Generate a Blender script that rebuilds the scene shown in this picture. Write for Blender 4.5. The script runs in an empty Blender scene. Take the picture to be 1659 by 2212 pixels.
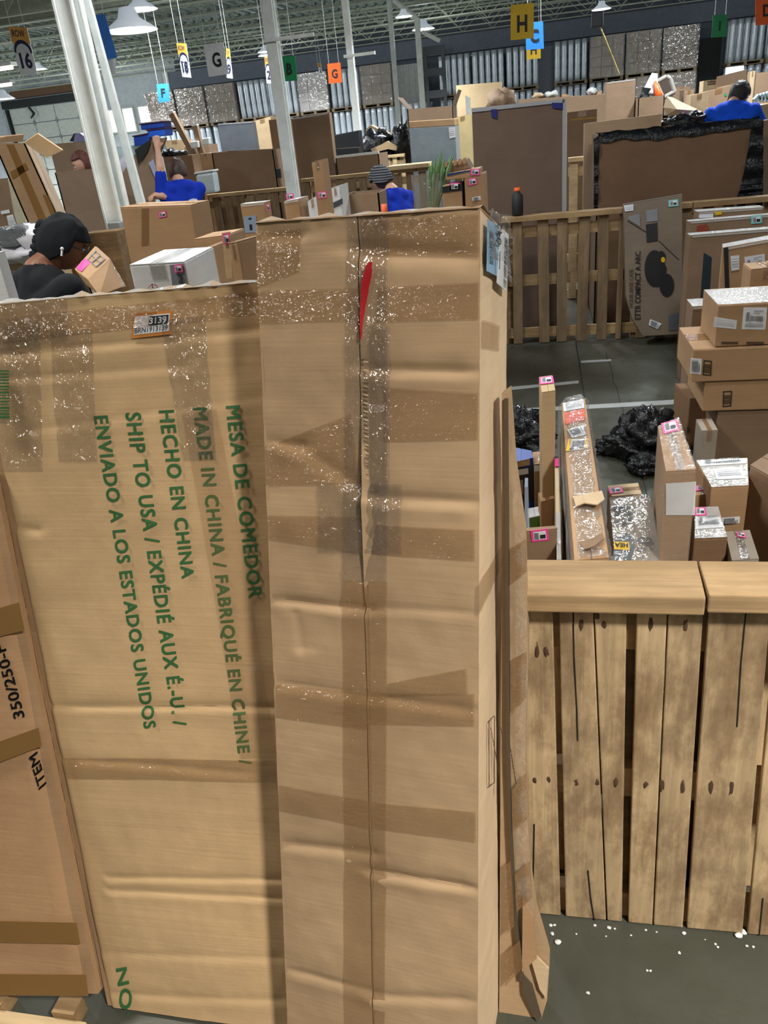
import bpy, bmesh, math, random
from mathutils import Vector, Matrix, noise
R = math.radians
random.seed(7)
scene = bpy.context.scene
COL = scene.collection

# ------------------------------------------------------------------ camera
FPX, CX, CY, CAMH, YAW = 1660.0, 829.5, 1106.0, 1.9, R(13)
CAM = Vector((0, 0, CAMH))
nd = Vector((361, 3374, FPX)).normalized()            # world-down in camera axes (x right, y down, z forward)
fwv = (Vector((0, 0, 1)) - nd * nd.z).normalized()
rtv = nd.cross(fwv)
LEV = Matrix((rtv, fwv, -nd))
WM = Matrix.Rotation(YAW, 3, 'Z') @ LEV
cam = bpy.data.cameras.new('camera')
cam.sensor_fit = 'HORIZONTAL'; cam.sensor_width = 36.0
cam.lens = FPX * 36.0 / 1659.0
cam.clip_start = .02; cam.clip_end = 200
camo = bpy.data.objects.new('camera', cam); COL.objects.link(camo)
cx, cy, cz = WM @ Vector((1, 0, 0)), WM @ Vector((0, -1, 0)), WM @ Vector((0, 0, -1))
camo.matrix_world = Matrix(((cx.x, cy.x, cz.x, 0), (cx.y, cy.y, cz.y, 0), (cx.z, cy.z, cz.z, CAMH), (0, 0, 0, 1)))
scene.camera = camo

# ------------------------------------------------------------------ world, exposure
w = bpy.data.worlds.new('world'); scene.world = w; w.use_nodes = True
w.node_tree.nodes['Background'].inputs[0].default_value = (.80, .88, 1.0, 1)
w.node_tree.nodes['Background'].inputs[1].default_value = .25
vs = scene.view_settings
vs.view_transform = 'Standard'; vs.look = 'None'; vs.gamma = 1; vs.use_curve_mapping = False
vs.exposure = 0.0
LAMP_W = 140.0
cyc = getattr(scene, 'cycles', None)
if cyc: cyc.max_bounces = 7; cyc.diffuse_bounces = 3; cyc.glossy_bounces = 3; cyc.transparent_max_bounces = 8

# ------------------------------------------------------------------ pixels to places
def ray(px, py): return WM @ Vector(((px - CX) / FPX, (py - CY) / FPX, 1))
def at(px, py, Y):
    d = ray(px, py); return CAM + d * (Y / d.y)
def atz(px, py, z=0.0):
    d = ray(px, py); return CAM + d * ((z - CAMH) / d.z)
def onp(px, py, pl):
    P, N = pl; d = ray(px, py); return CAM + d * ((P - CAM).dot(N) / d.dot(N))
def lean_plane(Yb, a, yaw=0, x=0):
    a, y = R(a), R(yaw)
    return Vector((x, Yb, 0)), Vector((-math.sin(y) * math.cos(a), -math.cos(y) * math.cos(a), math.sin(a)))

# ------------------------------------------------------------------ materials
MATS = {}
def srgb(r, g, b):
    f = lambda c: (c / 12.92 if c <= .04045 else ((c + .055) / 1.055) ** 2.4)
    return tuple(f(c / 255.0) for c in (r, g, b)) + (1,)
def newmat(name):
    m = bpy.data.materials.new(name); m.use_nodes = True
    nt = m.node_tree; b = nt.nodes['Principled BSDF']; return m, nt, b
def nod(nt, t, **kw):
    n = nt.nodes.new(t)
    for k, v in kw.items():
        if k.startswith('i_'): n.inputs[k[2:].replace('_', ' ')].default_value = v
        else: setattr(n, k, v)
    return n
def coords(nt, scale=(1, 1, 1), kind='Object'):
    tc = nod(nt, 'ShaderNodeTexCoord'); mp = nod(nt, 'ShaderNodeMapping')
    mp.inputs['Scale'].default_value = scale
    nt.links.new(tc.outputs[kind], mp.inputs[0]); return mp.outputs[0]
def ramp(nt, fac, stops):
    r = nod(nt, 'ShaderNodeValToRGB'); e = r.color_ramp.elements
    while len(e) < len(stops): e.new(.5)
    for i, (p, c) in enumerate(stops): e[i].position = p; e[i].color = c
    nt.links.new(fac, r.inputs[0]); return r.outputs[0]
def mixc(nt, fac, a, b, bt='MIX'):
    m = nod(nt, 'ShaderNodeMix', data_type='RGBA', blend_type=bt)
    for sock, v in ((m.inputs[0], fac), (m.inputs[6], a), (m.inputs[7], b)):
        if hasattr(v, 'links') or isinstance(v, bpy.types.NodeSocket): nt.links.new(v, sock)
        else: sock.default_value = v
    return m.outputs[2]
def bump(nt, b, h, s=.3, d=.02):
    n = nod(nt, 'ShaderNodeBump'); n.inputs['Strength'].default_value = s; n.inputs['Distance'].default_value = d
    nt.links.new(h, n.inputs['Height']); nt.links.new(n.outputs[0], b.inputs['Normal'])

def plain(name, col, rough=.6, metal=0, spec=.5):
    if name in MATS: return MATS[name]
    m, nt, b = newmat(name)
    v = coords(nt); n = nod(nt, 'ShaderNodeTexNoise', i_Scale=9.0, i_Detail=4.0); nt.links.new(v, n.inputs['Vector'])
    dk = tuple(c * .86 for c in col[:3]) + (1,)
    nt.links.new(ramp(nt, n.outputs[0], [(.35, dk), (.65, col)]), b.inputs['Base Color'])
    b.inputs['Roughness'].default_value = rough; b.inputs['Metallic'].default_value = metal
    b.inputs['Specular IOR Level'].default_value = spec
    MATS[name] = m; return m

def card(name, col, rough=.72, flute=(2.5, 2.5, 160)):
    if name in MATS: return MATS[name]
    m, nt, b = newmat(name)
    v = coords(nt); n = nod(nt, 'ShaderNodeTexNoise', i_Scale=2.6, i_Detail=6.0, i_Roughness=.6); nt.links.new(v, n.inputs['Vector'])
    lo = tuple(c * .84 for c in col[:3]) + (1,); hi = tuple(min(1, c * 1.07) for c in col[:3]) + (1,)
    base = ramp(nt, n.outputs[0], [(.3, lo), (.7, hi)])
    v2 = coords(nt, flute); n2 = nod(nt, 'ShaderNodeTexNoise', i_Scale=1.0, i_Detail=3.0); nt.links.new(v2, n2.inputs['Vector'])
    streak = ramp(nt, n2.outputs[0], [(.3, (.92, .92, .92, 1)), (.7, (1, 1, 1, 1))])
    nt.links.new(mixc(nt, 1.0, base, streak, 'MULTIPLY'), b.inputs['Base Color'])
    b.inputs['Roughness'].default_value = rough; b.inputs['Specular IOR Level'].default_value = .3
    n3 = nod(nt, 'ShaderNodeTexNoise', i_Scale=7.0, i_Detail=5.0); nt.links.new(v, n3.inputs['Vector'])
    a = nod(nt, 'ShaderNodeMath', operation='MULTIPLY_ADD'); a.inputs[1].default_value = .08
    nt.links.new(n2.outputs[0], a.inputs[0]); nt.links.new(n3.outputs[0], a.inputs[2])
    bump(nt, b, a.outputs[0], .35, .012)
    MATS[name] = m; return m

def wood(name, col, dark, axis='z', stain=.5, rough=.75):
    if name in MATS: return MATS[name]
    m, nt, b = newmat(name)
    sc = {'z': (38, 38, 1.6), 'x': (1.6, 38, 38), 'y': (38, 1.6, 38)}[axis]
    v = coords(nt, sc); n = nod(nt, 'ShaderNodeTexNoise', i_Scale=1.0, i_Detail=6.0, i_Distortion=.8); nt.links.new(v, n.inputs['Vector'])
    lo = tuple(c * .72 for c in col[:3]) + (1,)
    g = ramp(nt, n.outputs[0], [(.3, lo), (.62, col)])
    sc2 = {'z': (7, 7, 3), 'x': (3, 9, 9), 'y': (9, 3, 9)}[axis]
    v2 = coords(nt, sc2); n2 = nod(nt, 'ShaderNodeTexNoise', i_Scale=1.0, i_Detail=8.0, i_Roughness=.68); nt.links.new(v2, n2.inputs['Vector'])
    f = ramp(nt, n2.outputs[0], [(.44, (0, 0, 0, 1)), (.54, (stain * .6, stain * .6, stain * .6, 1)), (.66, (stain, stain, stain, 1))])
    oi = nod(nt, 'ShaderNodeObjectInfo'); rv = ramp(nt, oi.outputs['Random'], [(0, (.78, .76, .74, 1)), (1, (1.08, 1.06, 1.02, 1))])
    n4 = nod(nt, 'ShaderNodeTexNoise', i_Scale=2.2, i_Detail=3.0); nt.links.new(v2, n4.inputs['Vector'])
    tone = ramp(nt, n4.outputs[0], [(.3, (.80, .80, .80, 1)), (.7, (1.05, 1.05, 1.05, 1))])
    c2_ = mixc(nt, 1.0, mixc(nt, f, g, dark), rv, 'MULTIPLY')
    nt.links.new(mixc(nt, 1.0, c2_, tone, 'MULTIPLY'), b.inputs['Base Color'])
    b.inputs['Roughness'].default_value = rough; b.inputs['Specular IOR Level'].default_value = .25
    bump(nt, b, n.outputs[0], .4, .006)
    MATS[name] = m; return m

def film(name, tint=(.8, .82, .85, 1), alpha=.22, rough=.06, scale=22, strength=.9, stretch=(1, 1, 1), coat=1.0, gloss=2.0):
    """thin plastic: see-through tint under a sharp crinkled gloss (alpha 1 = opaque)"""
    if name in MATS: return MATS[name]
    m, nt, b = newmat(name)
    v = coords(nt, stretch); n = nod(nt, 'ShaderNodeTexNoise', i_Scale=float(scale), i_Detail=1.6 if alpha < 1 else 5.0, i_Roughness=.6, i_Distortion=.6); nt.links.new(v, n.inputs['Vector'])
    bu = nod(nt, 'ShaderNodeBump'); bu.inputs['Strength'].default_value = 1.0; bu.inputs['Distance'].default_value = (.30 if alpha < 1 else .45) * strength / scale
    nt.links.new(n.outputs[0], bu.inputs['Height'])
    if alpha >= 1:
        b.inputs['Base Color'].default_value = tint; b.inputs['Roughness'].default_value = rough; b.inputs['Specular IOR Level'].default_value = .4
        b.inputs['Coat Weight'].default_value = coat; b.inputs['Coat Roughness'].default_value = rough
        nt.links.new(bu.outputs[0], b.inputs['Normal']); nt.links.new(bu.outputs[0], b.inputs['Coat Normal'])
        MATS[name] = m; return m
    nt.nodes.remove(b); out = nt.nodes['Material Output']
    tr = nod(nt, 'ShaderNodeBsdfTransparent'); df = nod(nt, 'ShaderNodeBsdfDiffuse', i_Color=tint); gl = nod(nt, 'ShaderNodeBsdfGlossy', i_Roughness=rough)
    nt.links.new(bu.outputs[0], gl.inputs['Normal'])
    m1 = nod(nt, 'ShaderNodeMixShader'); m1.inputs[0].default_value = alpha
    nt.links.new(tr.outputs[0], m1.inputs[1]); nt.links.new(df.outputs[0], m1.inputs[2])
    m2 = nod(nt, 'ShaderNodeMixShader'); m2.inputs[0].default_value = .05 * gloss
    nt.links.new(m1.outputs[0], m2.inputs[1]); nt.links.new(gl.outputs[0], m2.inputs[2]); nt.links.new(m2.outputs[0], out.inputs[0])
    MATS[name] = m; return m

def emit(name, col, s):
    if name in MATS: return MATS[name]
    m, nt, b = newmat(name)
    b.inputs['Emission Color'].default_value = col; b.inputs['Emission Strength'].default_value = s
    b.inputs['Base Color'].default_value = (.8, .8, .8, 1); MATS[name] = m; return m

K1 = card('kraft_front', (.46, .315, .185, 1))
K2 = card('kraft_mid', (.44, .275, .15, 1))
K3 = card('kraft_dark', (.265, .175, .11, 1))
K4 = card('kraft_tan', (.56, .41, .24, 1))
K5 = card('kraft_brown', (.25, .145, .08, 1))
K6 = card('kraft_pale', (.62, .47, .30, 1))
KG = card('kraft_grey', (.36, .31, .25, 1))
KW = card('white_board', (.70, .73, .76, 1))
KIN = card('corrugated_core', (.10, .075, .05, 1), flute=(300, 300, 300))
TAPE = film('packing_tape', (.40, .215, .075, 1), .26, .08, 75, .7, (1, 1, 1.8), gloss=2.8)
TAPEL = film('light_tape', (.36, .20, .08, 1), .15, .2, 30, .3, gloss=1.0)
TAPEB = film('brown_tape', (.27, .15, .05, 1), .82, .35, 20, .2, gloss=.8)
CTAPE = film('clear_tape', (.6, .55, .48, 1), .03, .05, 60, 1.0, (1.5, 1.5, .6), gloss=4.5)
WRAPL = film('loose_wrap', (.75, .78, .80, 1), .13, .05, 48, 1.1, gloss=5.0)
WRAP = film('stretch_wrap', (.75, .78, .80, 1), .08, .06, 42, 1.0, gloss=2.6)
FOIL = film('glossy_tape_top', (.85, .86, .86, 1), .42, .10, 60, .9, gloss=4.5)
BLK = film('black_plastic', (.006, .007, .009, 1), 1.0, .10, 11, .8, coat=0)
WHT = plain('white_paint', srgb(222, 226, 222), .5)
COLW = plain('column_paint', srgb(236, 240, 236), .5)
PAPER = plain('label_paper', srgb(232, 235, 242), .5)
PINK = plain('pink_border', srgb(245, 70, 160), .5)
TEAL = plain('teal_border', srgb(120, 205, 200), .5)
ORNG = plain('orange_border', srgb(205, 130, 50), .5)
INK = plain('black_ink', (.012, .012, .014, 1), .6)
GINK = plain('grey_ink', (.22, .23, .25, 1), .6)
BINK = plain('brown_ink', (.10, .055, .03, 1), .7)
GREEN = plain('green_ink', srgb(52, 108, 58), .7)
NAVY = plain('navy_ink', srgb(28, 36, 78), .6)
PW = wood('pallet_slat_wood', (.72, .54, .33, 1), (.19, .115, .06, 1), 'z', .85)
PB = wood('top_board_wood', (.60, .42, .235, 1), (.36, .23, .12, 1), 'x', .4)
PR = wood('rail_wood', (.50, .34, .18, 1), (.2, .12, .06, 1), 'x', .5)
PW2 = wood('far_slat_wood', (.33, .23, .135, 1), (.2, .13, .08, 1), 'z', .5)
PP = wood('pale_pine', (.74, .57, .34, 1), (.55, .38, .2, 1), 'x', .3)
FABK = plain('black_cotton', (.012, .014, .018, 1), .9, spec=.2)
FABB = plain('blue_cotton', srgb(20, 52, 176), .85, spec=.2)
STEEL = plain('grey_steel', (.32, .34, .35, 1), .45, .3)

# ------------------------------------------------------------------ object helpers
OFF = {}
def props(o, label=None, cat=None, group=None, kind=None):
    for k, v in (('label', label), ('category', cat), ('group', group), ('kind', kind)):
        if v: o[k] = v
    return o
def thing(name, label, cat, loc, group=None, kind=None):
    o = bpy.data.objects.new(name, None); COL.objects.link(o); o.location = loc; o.empty_display_size = .1
    OFF[o.name] = Vector(loc); return props(o, label, cat, group, kind)

class MB:
    def __init__(s): s.v, s.f, s.m, s.mats, s.sm = [], [], [], [], []
    def mi(s, mat):
        if mat not in s.mats: s.mats.append(mat)
        return s.mats.index(mat)
    def add(s, vs, fs, mat, smooth=False):
        o = len(s.v); s.v += [Vector(p) for p in vs]; k = s.mi(mat)
        for f in fs: s.f.append([i + o for i in f]); s.m.append(k); s.sm.append(smooth)
    def hexa(s, p, mat):           # p: front TL,TR,BR,BL then back TL,TR,BR,BL
        s.add(p, [(3, 2, 1, 0), (4, 5, 6, 7), (0, 1, 5, 4), (2, 3, 7, 6), (1, 2, 6, 5), (3, 0, 4, 7)], mat)
    def box(s, a, b, mat):
        (x0, y0, z0), (x1, y1, z1) = a, b
        s.hexa([(x0, y0, z1), (x1, y0, z1), (x1, y0, z0), (x0, y0, z0), (x0, y1, z1), (x1, y1, z1), (x1, y1, z0), (x0, y1, z0)], mat)
    def slab(s, q, n, t, mat):     # quad extruded by n*t
        q = [Vector(p) for p in q]; s.hexa([p + n * t for p in q] + q, mat)
    def prism(s, poly, vec, mat):
        k = len(poly); poly = [Vector(p) for p in poly]
        s.add(poly + [p + vec for p in poly], [tuple(range(k - 1, -1, -1)), tuple(range(k, 2 * k))] + [(i, (i + 1) % k, (i + 1) % k + k, i + k) for i in range(k)], mat)
    def tube(s, a, b, r0, r1=None, mat=None, n=10, cap=True, smooth=True):
        a, b = Vector(a), Vector(b); r1 = r0 if r1 is None else r1
        z = (b - a).normalized(); x = z.orthogonal().normalized(); y = z.cross(x)
        vs = []
        for p, r in ((a, r0), (b, r1)):
            for i in range(n):
                t = 2 * math.pi * i / n; vs.append(p + (x * math.cos(t) + y * math.sin(t)) * r)
        fs = [(i, (i + 1) % n, (i + 1) % n + n, i + n) for i in range(n)]
        s.add(vs, fs, mat, smooth)
        if cap: s.add(vs, [tuple(range(n - 1, -1, -1)), tuple(range(n, 2 * n))], mat)
    def lathe(s, prof, c, mat, n=16, M=None):
        c = Vector(c); vs = []; k = len(prof)
        for r, z in prof:
            for i in range(n):
                t = 2 * math.pi * i / n; p = Vector((r * math.cos(t), r * math.sin(t), z)); vs.append(c + (M @ p if M else p))
        fs = [(j * n + i, j * n + (i + 1) % n, (j + 1) * n + (i + 1) % n, (j + 1) * n + i) for j in range(k - 1) for i in range(n)]
        s.add(vs, fs, mat, True)
    def blob(s, c, r, mat, n=14, amp=.0, seed=0, M=None, freq=2.0):
        c = Vector(c); vs = []; nv = n // 2 + 1
        for j in range(nv + 1):
            ph = math.pi * j / nv
            for i in range(n):
                t = 2 * math.pi * i / n
                d = Vector((math.sin(ph) * math.cos(t), math.sin(ph) * math.sin(t), math.cos(ph)))
                o_ = Vector((seed, seed * .7, 0)); k = 1 + amp * (noise.noise(d * freq + o_) + .45 * noise.noise(d * freq * 2.3 + o_) + .22 * noise.noise(d * freq * 5 + o_))
                p = Vector((d.x * r[0], d.y * r[1], d.z * r[2])) * k
                vs.append(c + (M @ p if M else p))
        fs = [(j * n + i, (j + 1) * n + i, (j + 1) * n + (i + 1) % n, j * n + (i + 1) % n) for j in range(nv) for i in range(n)]
        s.add(vs, fs, mat, True)
    def build(s, name, parent=None, bevel=0, label=None, weld=False):
        off = OFF[parent.name] if parent else Vector((0, 0, 0))
        me = bpy.data.meshes.new(name); me.from_pydata([p - off for p in s.v], [], s.f)
        for m in s.mats: me.materials.append(m)
        me.polygons.foreach_set('material_index', s.m); me.polygons.foreach_set('use_smooth', s.sm)
        if bevel or weld:
            bm = bmesh.new(); bm.from_mesh(me)
            if weld: bmesh.ops.remove_doubles(bm, verts=bm.verts, dist=1e-5)
            if bevel: bmesh.ops.bevel(bm, geom=list(bm.edges), offset=bevel, segments=2, affect='EDGES', profile=.6)
            bmesh.ops.recalc_face_normals(bm, faces=bm.faces)
            bm.to_mesh(me); bm.free()
        me.update()
        o = bpy.data.objects.new(name, me); COL.objects.link(o)
        if parent: o.parent = parent
        OFF[o.name] = off
        if label: o['label'] = label
        return o

def lerp4(q, u, v):               # q TL,TR,BR,BL ; u right 0..1 ; v down 0..1
    a = q[0].lerp(q[1], u); b = q[3].lerp(q[2], u); return a.lerp(b, v)
def qnorm(q):
    n = (q[1] - q[0]).cross(q[3] - q[0]).normalized()
    return -n if n.dot(CAM - q[0]) < 0 else n
def facing(q):
    return -(q[1] - q[0]).cross(q[3] - q[0]).normalized()

def decal(parent, name, q, rects, lift=.0015, label=None):
    """flat print or sticker: thin layered quads on the world quad q"""
    n = qnorm(q); mb = MB()
    for i, (u0, v0, u1, v1, mat) in enumerate(rects):
        c = [lerp4(q, u0, v0), lerp4(q, u1, v0), lerp4(q, u1, v1), lerp4(q, u0, v1)]
        mb.slab([p + n * (lift + .0006 * i - .0012) for p in c], n, .0012, mat)
    return mb.build(name, parent, label=label)
def bars(u0, v0, u1, v1, n, mat, vert=True, fill=.55):
    out = []; rr = random.Random(n)
    for i in range(n):
        w_ = fill * (.5 + rr.random())
        if vert: out.append((u0 + (u1 - u0) * i / n, v0, u0 + (u1 - u0) * (i + min(w_, .9)) / n, v1, mat))
        else: out.append((u0, v0 + (v1 - v0) * i / n, u1, v0 + (v1 - v0) * (i + min(w_, .9)) / n, mat))
    return out
def S_pink(b=None):
    return [(0, 0, 1, 1, b or PINK), (.14, .14, .86, .86, PAPER), (.50, .45, .82, .78, INK)] + bars(.18, .22, .44, .78, 5, GINK)
def S_ship():
    return [(0, 0, 1, 1, PAPER)] + bars(.32, .38, .86, .62, 12, GINK) + bars(.12, .70, .88, .9, 3, GINK, False, .3) + [(.14, .2, .26, .6, GINK), (.45, .12, .85, .15, GINK), (.45, .22, .7, .25, GINK)]
def S_white():
    return [(0, 0, 1, 1, PAPER)] + bars(.1, .2, .9, .85, 4, plain('faint_ink', (.5, .52, .55, 1)), False, .3)
def S_bar():
    return [(0, 0, 1, 1, PAPER)] + bars(.12, .12, .70, .88, 14, GINK, False) + [(.78, .3, .84, .8, GINK)]

def text(parent, s, q, mat, lift=.0022, bold=.0, name='lettering', surf=None, space=1.0, fat=0):
    """lettering stretched over world quad q (TL,TR,BR,BL in reading order)"""
    cu = bpy.data.curves.new('t', 'FONT'); cu.body = s; cu.offset = bold; cu.resolution_u = 3; cu.space_character = space
    o = bpy.data.objects.new('t', cu); COL.objects.link(o)
    bpy.context.view_layer.update()
    me = bpy.data.meshes.new_from_object(o.evaluated_get(bpy.context.evaluated_depsgraph_get()))
    bpy.data.objects.remove(o); bpy.data.curves.remove(cu)
    xs = [v.co.x for v in me.vertices]; ys = [v.co.y for v in me.vertices]
    if not xs: return None
    x0, x1, y0, y1 = min(xs), max(xs), min(ys), max(ys)
    if fat:                                            # heavier strokes: the glyphs laid over each other, slightly shifted
        bm = bmesh.new(); bm.from_mesh(me); g0 = list(bm.verts) + list(bm.edges) + list(bm.faces)
        for dx, dy in ((fat, 0), (0, fat), (fat, fat)):
            d = bmesh.ops.duplicate(bm, geom=g0)['geom']; bmesh.ops.translate(bm, verts=[e for e in d if isinstance(e, bmesh.types.BMVert)], vec=(dx, dy, 0))
        bm.to_mesh(me); bm.free(); x1 += fat; y1 += fat
    off = OFF[parent.name]; n = qnorm(q)
    for v in me.vertices:
        P = lerp4(q, (v.co.x - x0) / (x1 - x0), (y1 - v.co.y) / (y1 - y0))
        v.co = P + n * (lift + (surf(P) if surf else 0)) - off
    me.name = name; me.materials.clear(); me.materials.append(mat)
    o = bpy.data.objects.new(name, me); COL.objects.link(o); o.parent = parent; OFF[o.name] = off
    return o

def pq(pts, Y=None, pl=None):     # pixel quad to world quad
    return [onp(x, y, pl) if pl else at(x, y, Y) for x, y in pts]

def grid_panel(parent, name, q, nu, nv, disp, mat, thick=.004, n=None, label=None):
    n = n or qnorm(q); mb = MB(); vs = []
    for j in range(nv + 1):
        for i in range(nu + 1):
            u, v = i / nu, j / nv; vs.append(lerp4(q, u, v) + n * disp(u, v))
    k = len(vs); fs = []
    for j in range(nv):
        for i in range(nu):
            a = j * (nu + 1) + i; fs.append((a, a + nu + 1, a + nu + 2, a + 1)); fs.append((a + k, a + k + 1, a + k + nu + 2, a + k + nu + 1))
    def rim(ids):
        for a, b in zip(ids, ids[1:]): fs.append((a, b, b + k, a + k))
    rim(list(range(nu + 1))); rim([nv * (nu + 1) + i for i in range(nu, -1, -1)])
    rim([j * (nu + 1) for j in range(nv, -1, -1)]); rim([j * (nu + 1) + nu for j in range(nv + 1)])
    mb.add(vs + [p - n * thick for p in vs], fs, mat, True)
    o = mb.build(name, parent, weld=True, label=label)
    o.data.set_sharp_from_angle(angle=R(40)) if hasattr(o.data, 'set_sharp_from_angle') else None
    return o

USED = {}
def box8(front, Y, depth, zb=None, yaw=0, dirv=None):
    """world corners of a carton whose front face shows at the pixel corners front (TL,TR[,BR,BL])"""
    P = at(*front[0], Y); N = Vector((-math.sin(R(yaw)), -math.cos(R(yaw)), 0)); pl = (P, N)
    q = [onp(x, y, pl) for x, y in front]
    if len(q) == 2: q += [Vector((q[1].x, q[1].y, zb)), Vector((q[0].x, q[0].y, zb))]
    elif zb is not None:
        for k in (2, 3): q[k].z = zb
    d = (dirv or -N) * depth
    return q, [p + d for p in q]

def carton(name, label, front, Y, depth, zb=None, yaw=0, mat=None, cat='box', group=None, tape='c', stick=(), dirv=None, flaps=True, bevel=.006, wrap=False, ftape=()):
    """closed carton: body, two top flaps, tape, stickers. stick: (pixel quad, rects[, face]) on the front"""
    mat = mat or K2
    q, b = box8(front, Y, depth, zb, yaw, dirv)
    base = (q[2] + q[3] + b[2] + b[3]) / 4
    t = thing(name, label, cat, base, group)
    mb = MB(); mb.hexa(q + b, mat); mb.build('body', t, bevel=min(bevel, depth * .08))
    up = (q[0] - q[3]).normalized(); n = qnorm(q)
    if flaps:
        along = (q[1] - q[0]).length >= depth
        for k in (0, 1):
            if along:
                f = [q[0].lerp(b[0], .5 * k + .01), q[1].lerp(b[1], .5 * k + .01), q[1].lerp(b[1], .5 * k + .485), q[0].lerp(b[0], .5 * k + .485)]
            else:
                f = [b[0].lerp(b[1], .5 * k + .01), b[0].lerp(b[1], .5 * k + .485), q[0].lerp(q[1], .5 * k + .485), q[0].lerp(q[1], .5 * k + .01)]
            mb = MB(); mb.slab(f, up, .004, mat); mb.build('top_flap', t)
        if tape:
            tm = {'c': TAPE, 'f': FOIL, 'w': CTAPE}[tape]
            if along: f = [q[0].lerp(b[0], .36), q[1].lerp(b[1], .36), q[1].lerp(b[1], .64), q[0].lerp(b[0], .64)]
            else: f = [b[0].lerp(b[1], .36), b[0].lerp(b[1], .64), q[0].lerp(q[1], .64), q[0].lerp(q[1], .36)]
            if tape == 'f': f = [q[0].lerp(b[0], .03), q[1].lerp(b[1], .03), q[1].lerp(b[1], .97), q[0].lerp(b[0], .97)]
            mb = MB(); mb.slab([p + up * .0045 for p in f], up, .001, tm); mb.build('tape', t); mb = MB()
            if not along or tape == 'f':
                a0, a1 = (q[0].lerp(q[1], .36), q[0].lerp(q[1], .64)) if tape != 'f' else (q[0].lerp(q[1], .03), q[0].lerp(q[1], .97))
                L = min(.06, (q[0] - q[3]).length * .3) if tape != 'f' else .012
                mb.slab([p + n * .002 for p in (a0, a1, a1 - up * L, a0 - up * L)], n, .001, tm); mb.build('tape', t)
    pl = (q[0], n)
    for fq in ftape:
        decal(t, 'tape', [onp(x, y, pl) for x, y in fq], [(0, 0, 1, 1, TAPE)], lift=.003)
    for s in stick:
        decal(t, 'label_sticker', [onp(x, y, pl) for x, y in s[0]], s[1], lift=.0045)
    if wrap:
        mb = MB(); c = sum(q + b, Vector()) / 8
        mb.hexa([c + (p - c) * 1.0 + (p - c).normalized() * .012 for p in q + b], WRAP); mb.build('stretch_wrap', t)
    t_pl[t.name] = (pl, q, b); return t
t_pl = {}

def open_carton(name, label, front, Y, depth, zb=0, yaw=0, mat=None, flap=.18, cat='box', group=None, wall=.012, stick=(), flap_sides=(0, 1, 2, 3), tilt=(70, 60, 70, 60)):
    """open-topped carton: four walls, base, flaps folded outwards"""
    mat = mat or K3
    q, b = box8(front, Y, depth, zb, yaw)
    t = thing(name, label, cat, (q[2] + q[3] + b[2] + b[3]) / 4, group)
    c = [(q[0], q[1], q[2], q[3]), (b[1], b[0], b[3], b[2]), (b[0], q[0], q[3], b[3]), (q[1], b[1], b[2], q[2])]
    ctr = sum(q + b, Vector()) / 8
    for k, f in enumerate(c):
        n = (f[1] - f[0]).cross(f[3] - f[0]).normalized()
        if n.dot(ctr - f[0]) < 0: n = -n
        mb = MB(); mb.slab(list(f), n, wall, mat); mb.build('side_panel', t)
        if k in flap_sides and flap:
            out = -n; a = R(tilt[k]); d = (out * math.sin(a) + Vector((0, 0, 1)) * math.cos(a)) * flap
            fl = [f[0] + d, f[1] + d, f[1], f[0]]; mb = MB(); mb.slab(fl, (fl[1] - fl[0]).cross(fl[3] - fl[0]).normalized(), .006, mat); mb.build('flap', t)
    mb = MB(); mb.slab([q[3], q[2], b[2], b[3]], Vector((0, 0, 1)), wall, mat); mb.build('base', t)
    pl = (q[0], qnorm(q))
    for s in stick: decal(t, 'label_sticker', [onp(x, y, pl) for x, y in s[0]], s[1], lift=.003)
    t_pl[t.name] = (pl, q, b); return t

def poly_thing(name, label, cat, poly, Y, depth, mat, group=None, part='body', bevel=0, pl=None, dirv=None):
    pts = [onp(x, y, pl) if pl else at(x, y, Y) for x, y in poly]
    d = dirv or (-pl[1] if pl else Vector((0, 1, 0)))
    c = sum(pts, Vector()) / len(pts); c.z = min(p.z for p in pts)
    t = thing(name, label, cat, c, group)
    mb = MB(); mb.prism(pts, d * depth, mat); mb.build(part, t, bevel=bevel); return t

def to_floor(t, n):
    """stretch the n lowest outline corners of a prism down to the floor"""
    for o in t.children:
        zs = sorted(set(round(v.co.z, 4) for v in o.data.vertices))[:n]
        for v in o.data.vertices:
            if round(v.co.z, 4) in zs: v.co.z = .003 - t.location.z

# ================================================================== SETTING
def struct(name, mb, parent=None, bevel=0):
    o = mb.build(name, parent, bevel=bevel)
    if parent is None: o['kind'] = 'structure'
    return o
X0, X1, YB, YF = -27.0, 17.0, 34.5, -15.0

def floor_mat():
    m, nt, b = newmat('polished_concrete')
    v = coords(nt)
    n = nod(nt, 'ShaderNodeTexNoise', i_Scale=.9, i_Detail=9.0, i_Roughness=.62); nt.links.new(v, n.inputs['Vector'])
    c = ramp(nt, n.outputs[0], [(.3, (.040, .042, .031, 1)), (.5, (.062, .065, .051, 1)), (.72, (.105, .11, .095, 1))])
    n2 = nod(nt, 'ShaderNodeTexNoise', i_Scale=7.0, i_Detail=8.0, i_Roughness=.7); nt.links.new(v, n2.inputs['Vector'])
    f = ramp(nt, n2.outputs[0], [(.55, (0, 0, 0, 1)), (.75, (.6, .6, .6, 1))])
    nt.links.new(mixc(nt, f, c, (.055, .058, .05, 1)), b.inputs['Base Color'])
    nt.links.new(ramp(nt, n2.outputs[0], [(.3, (.22, .22, .22, 1)), (.7, (.42, .42, .42, 1))]), b.inputs['Roughness'])
    b.inputs['Specular IOR Level'].default_value = .4
    bump(nt, b, n2.outputs[0], .12, .01); return m
FLOORM = floor_mat()
mb = MB(); mb.box((X0, YF, -.15), (X1, YB + .3, 0), FLOORM); floor = struct('floor', mb)
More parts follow.
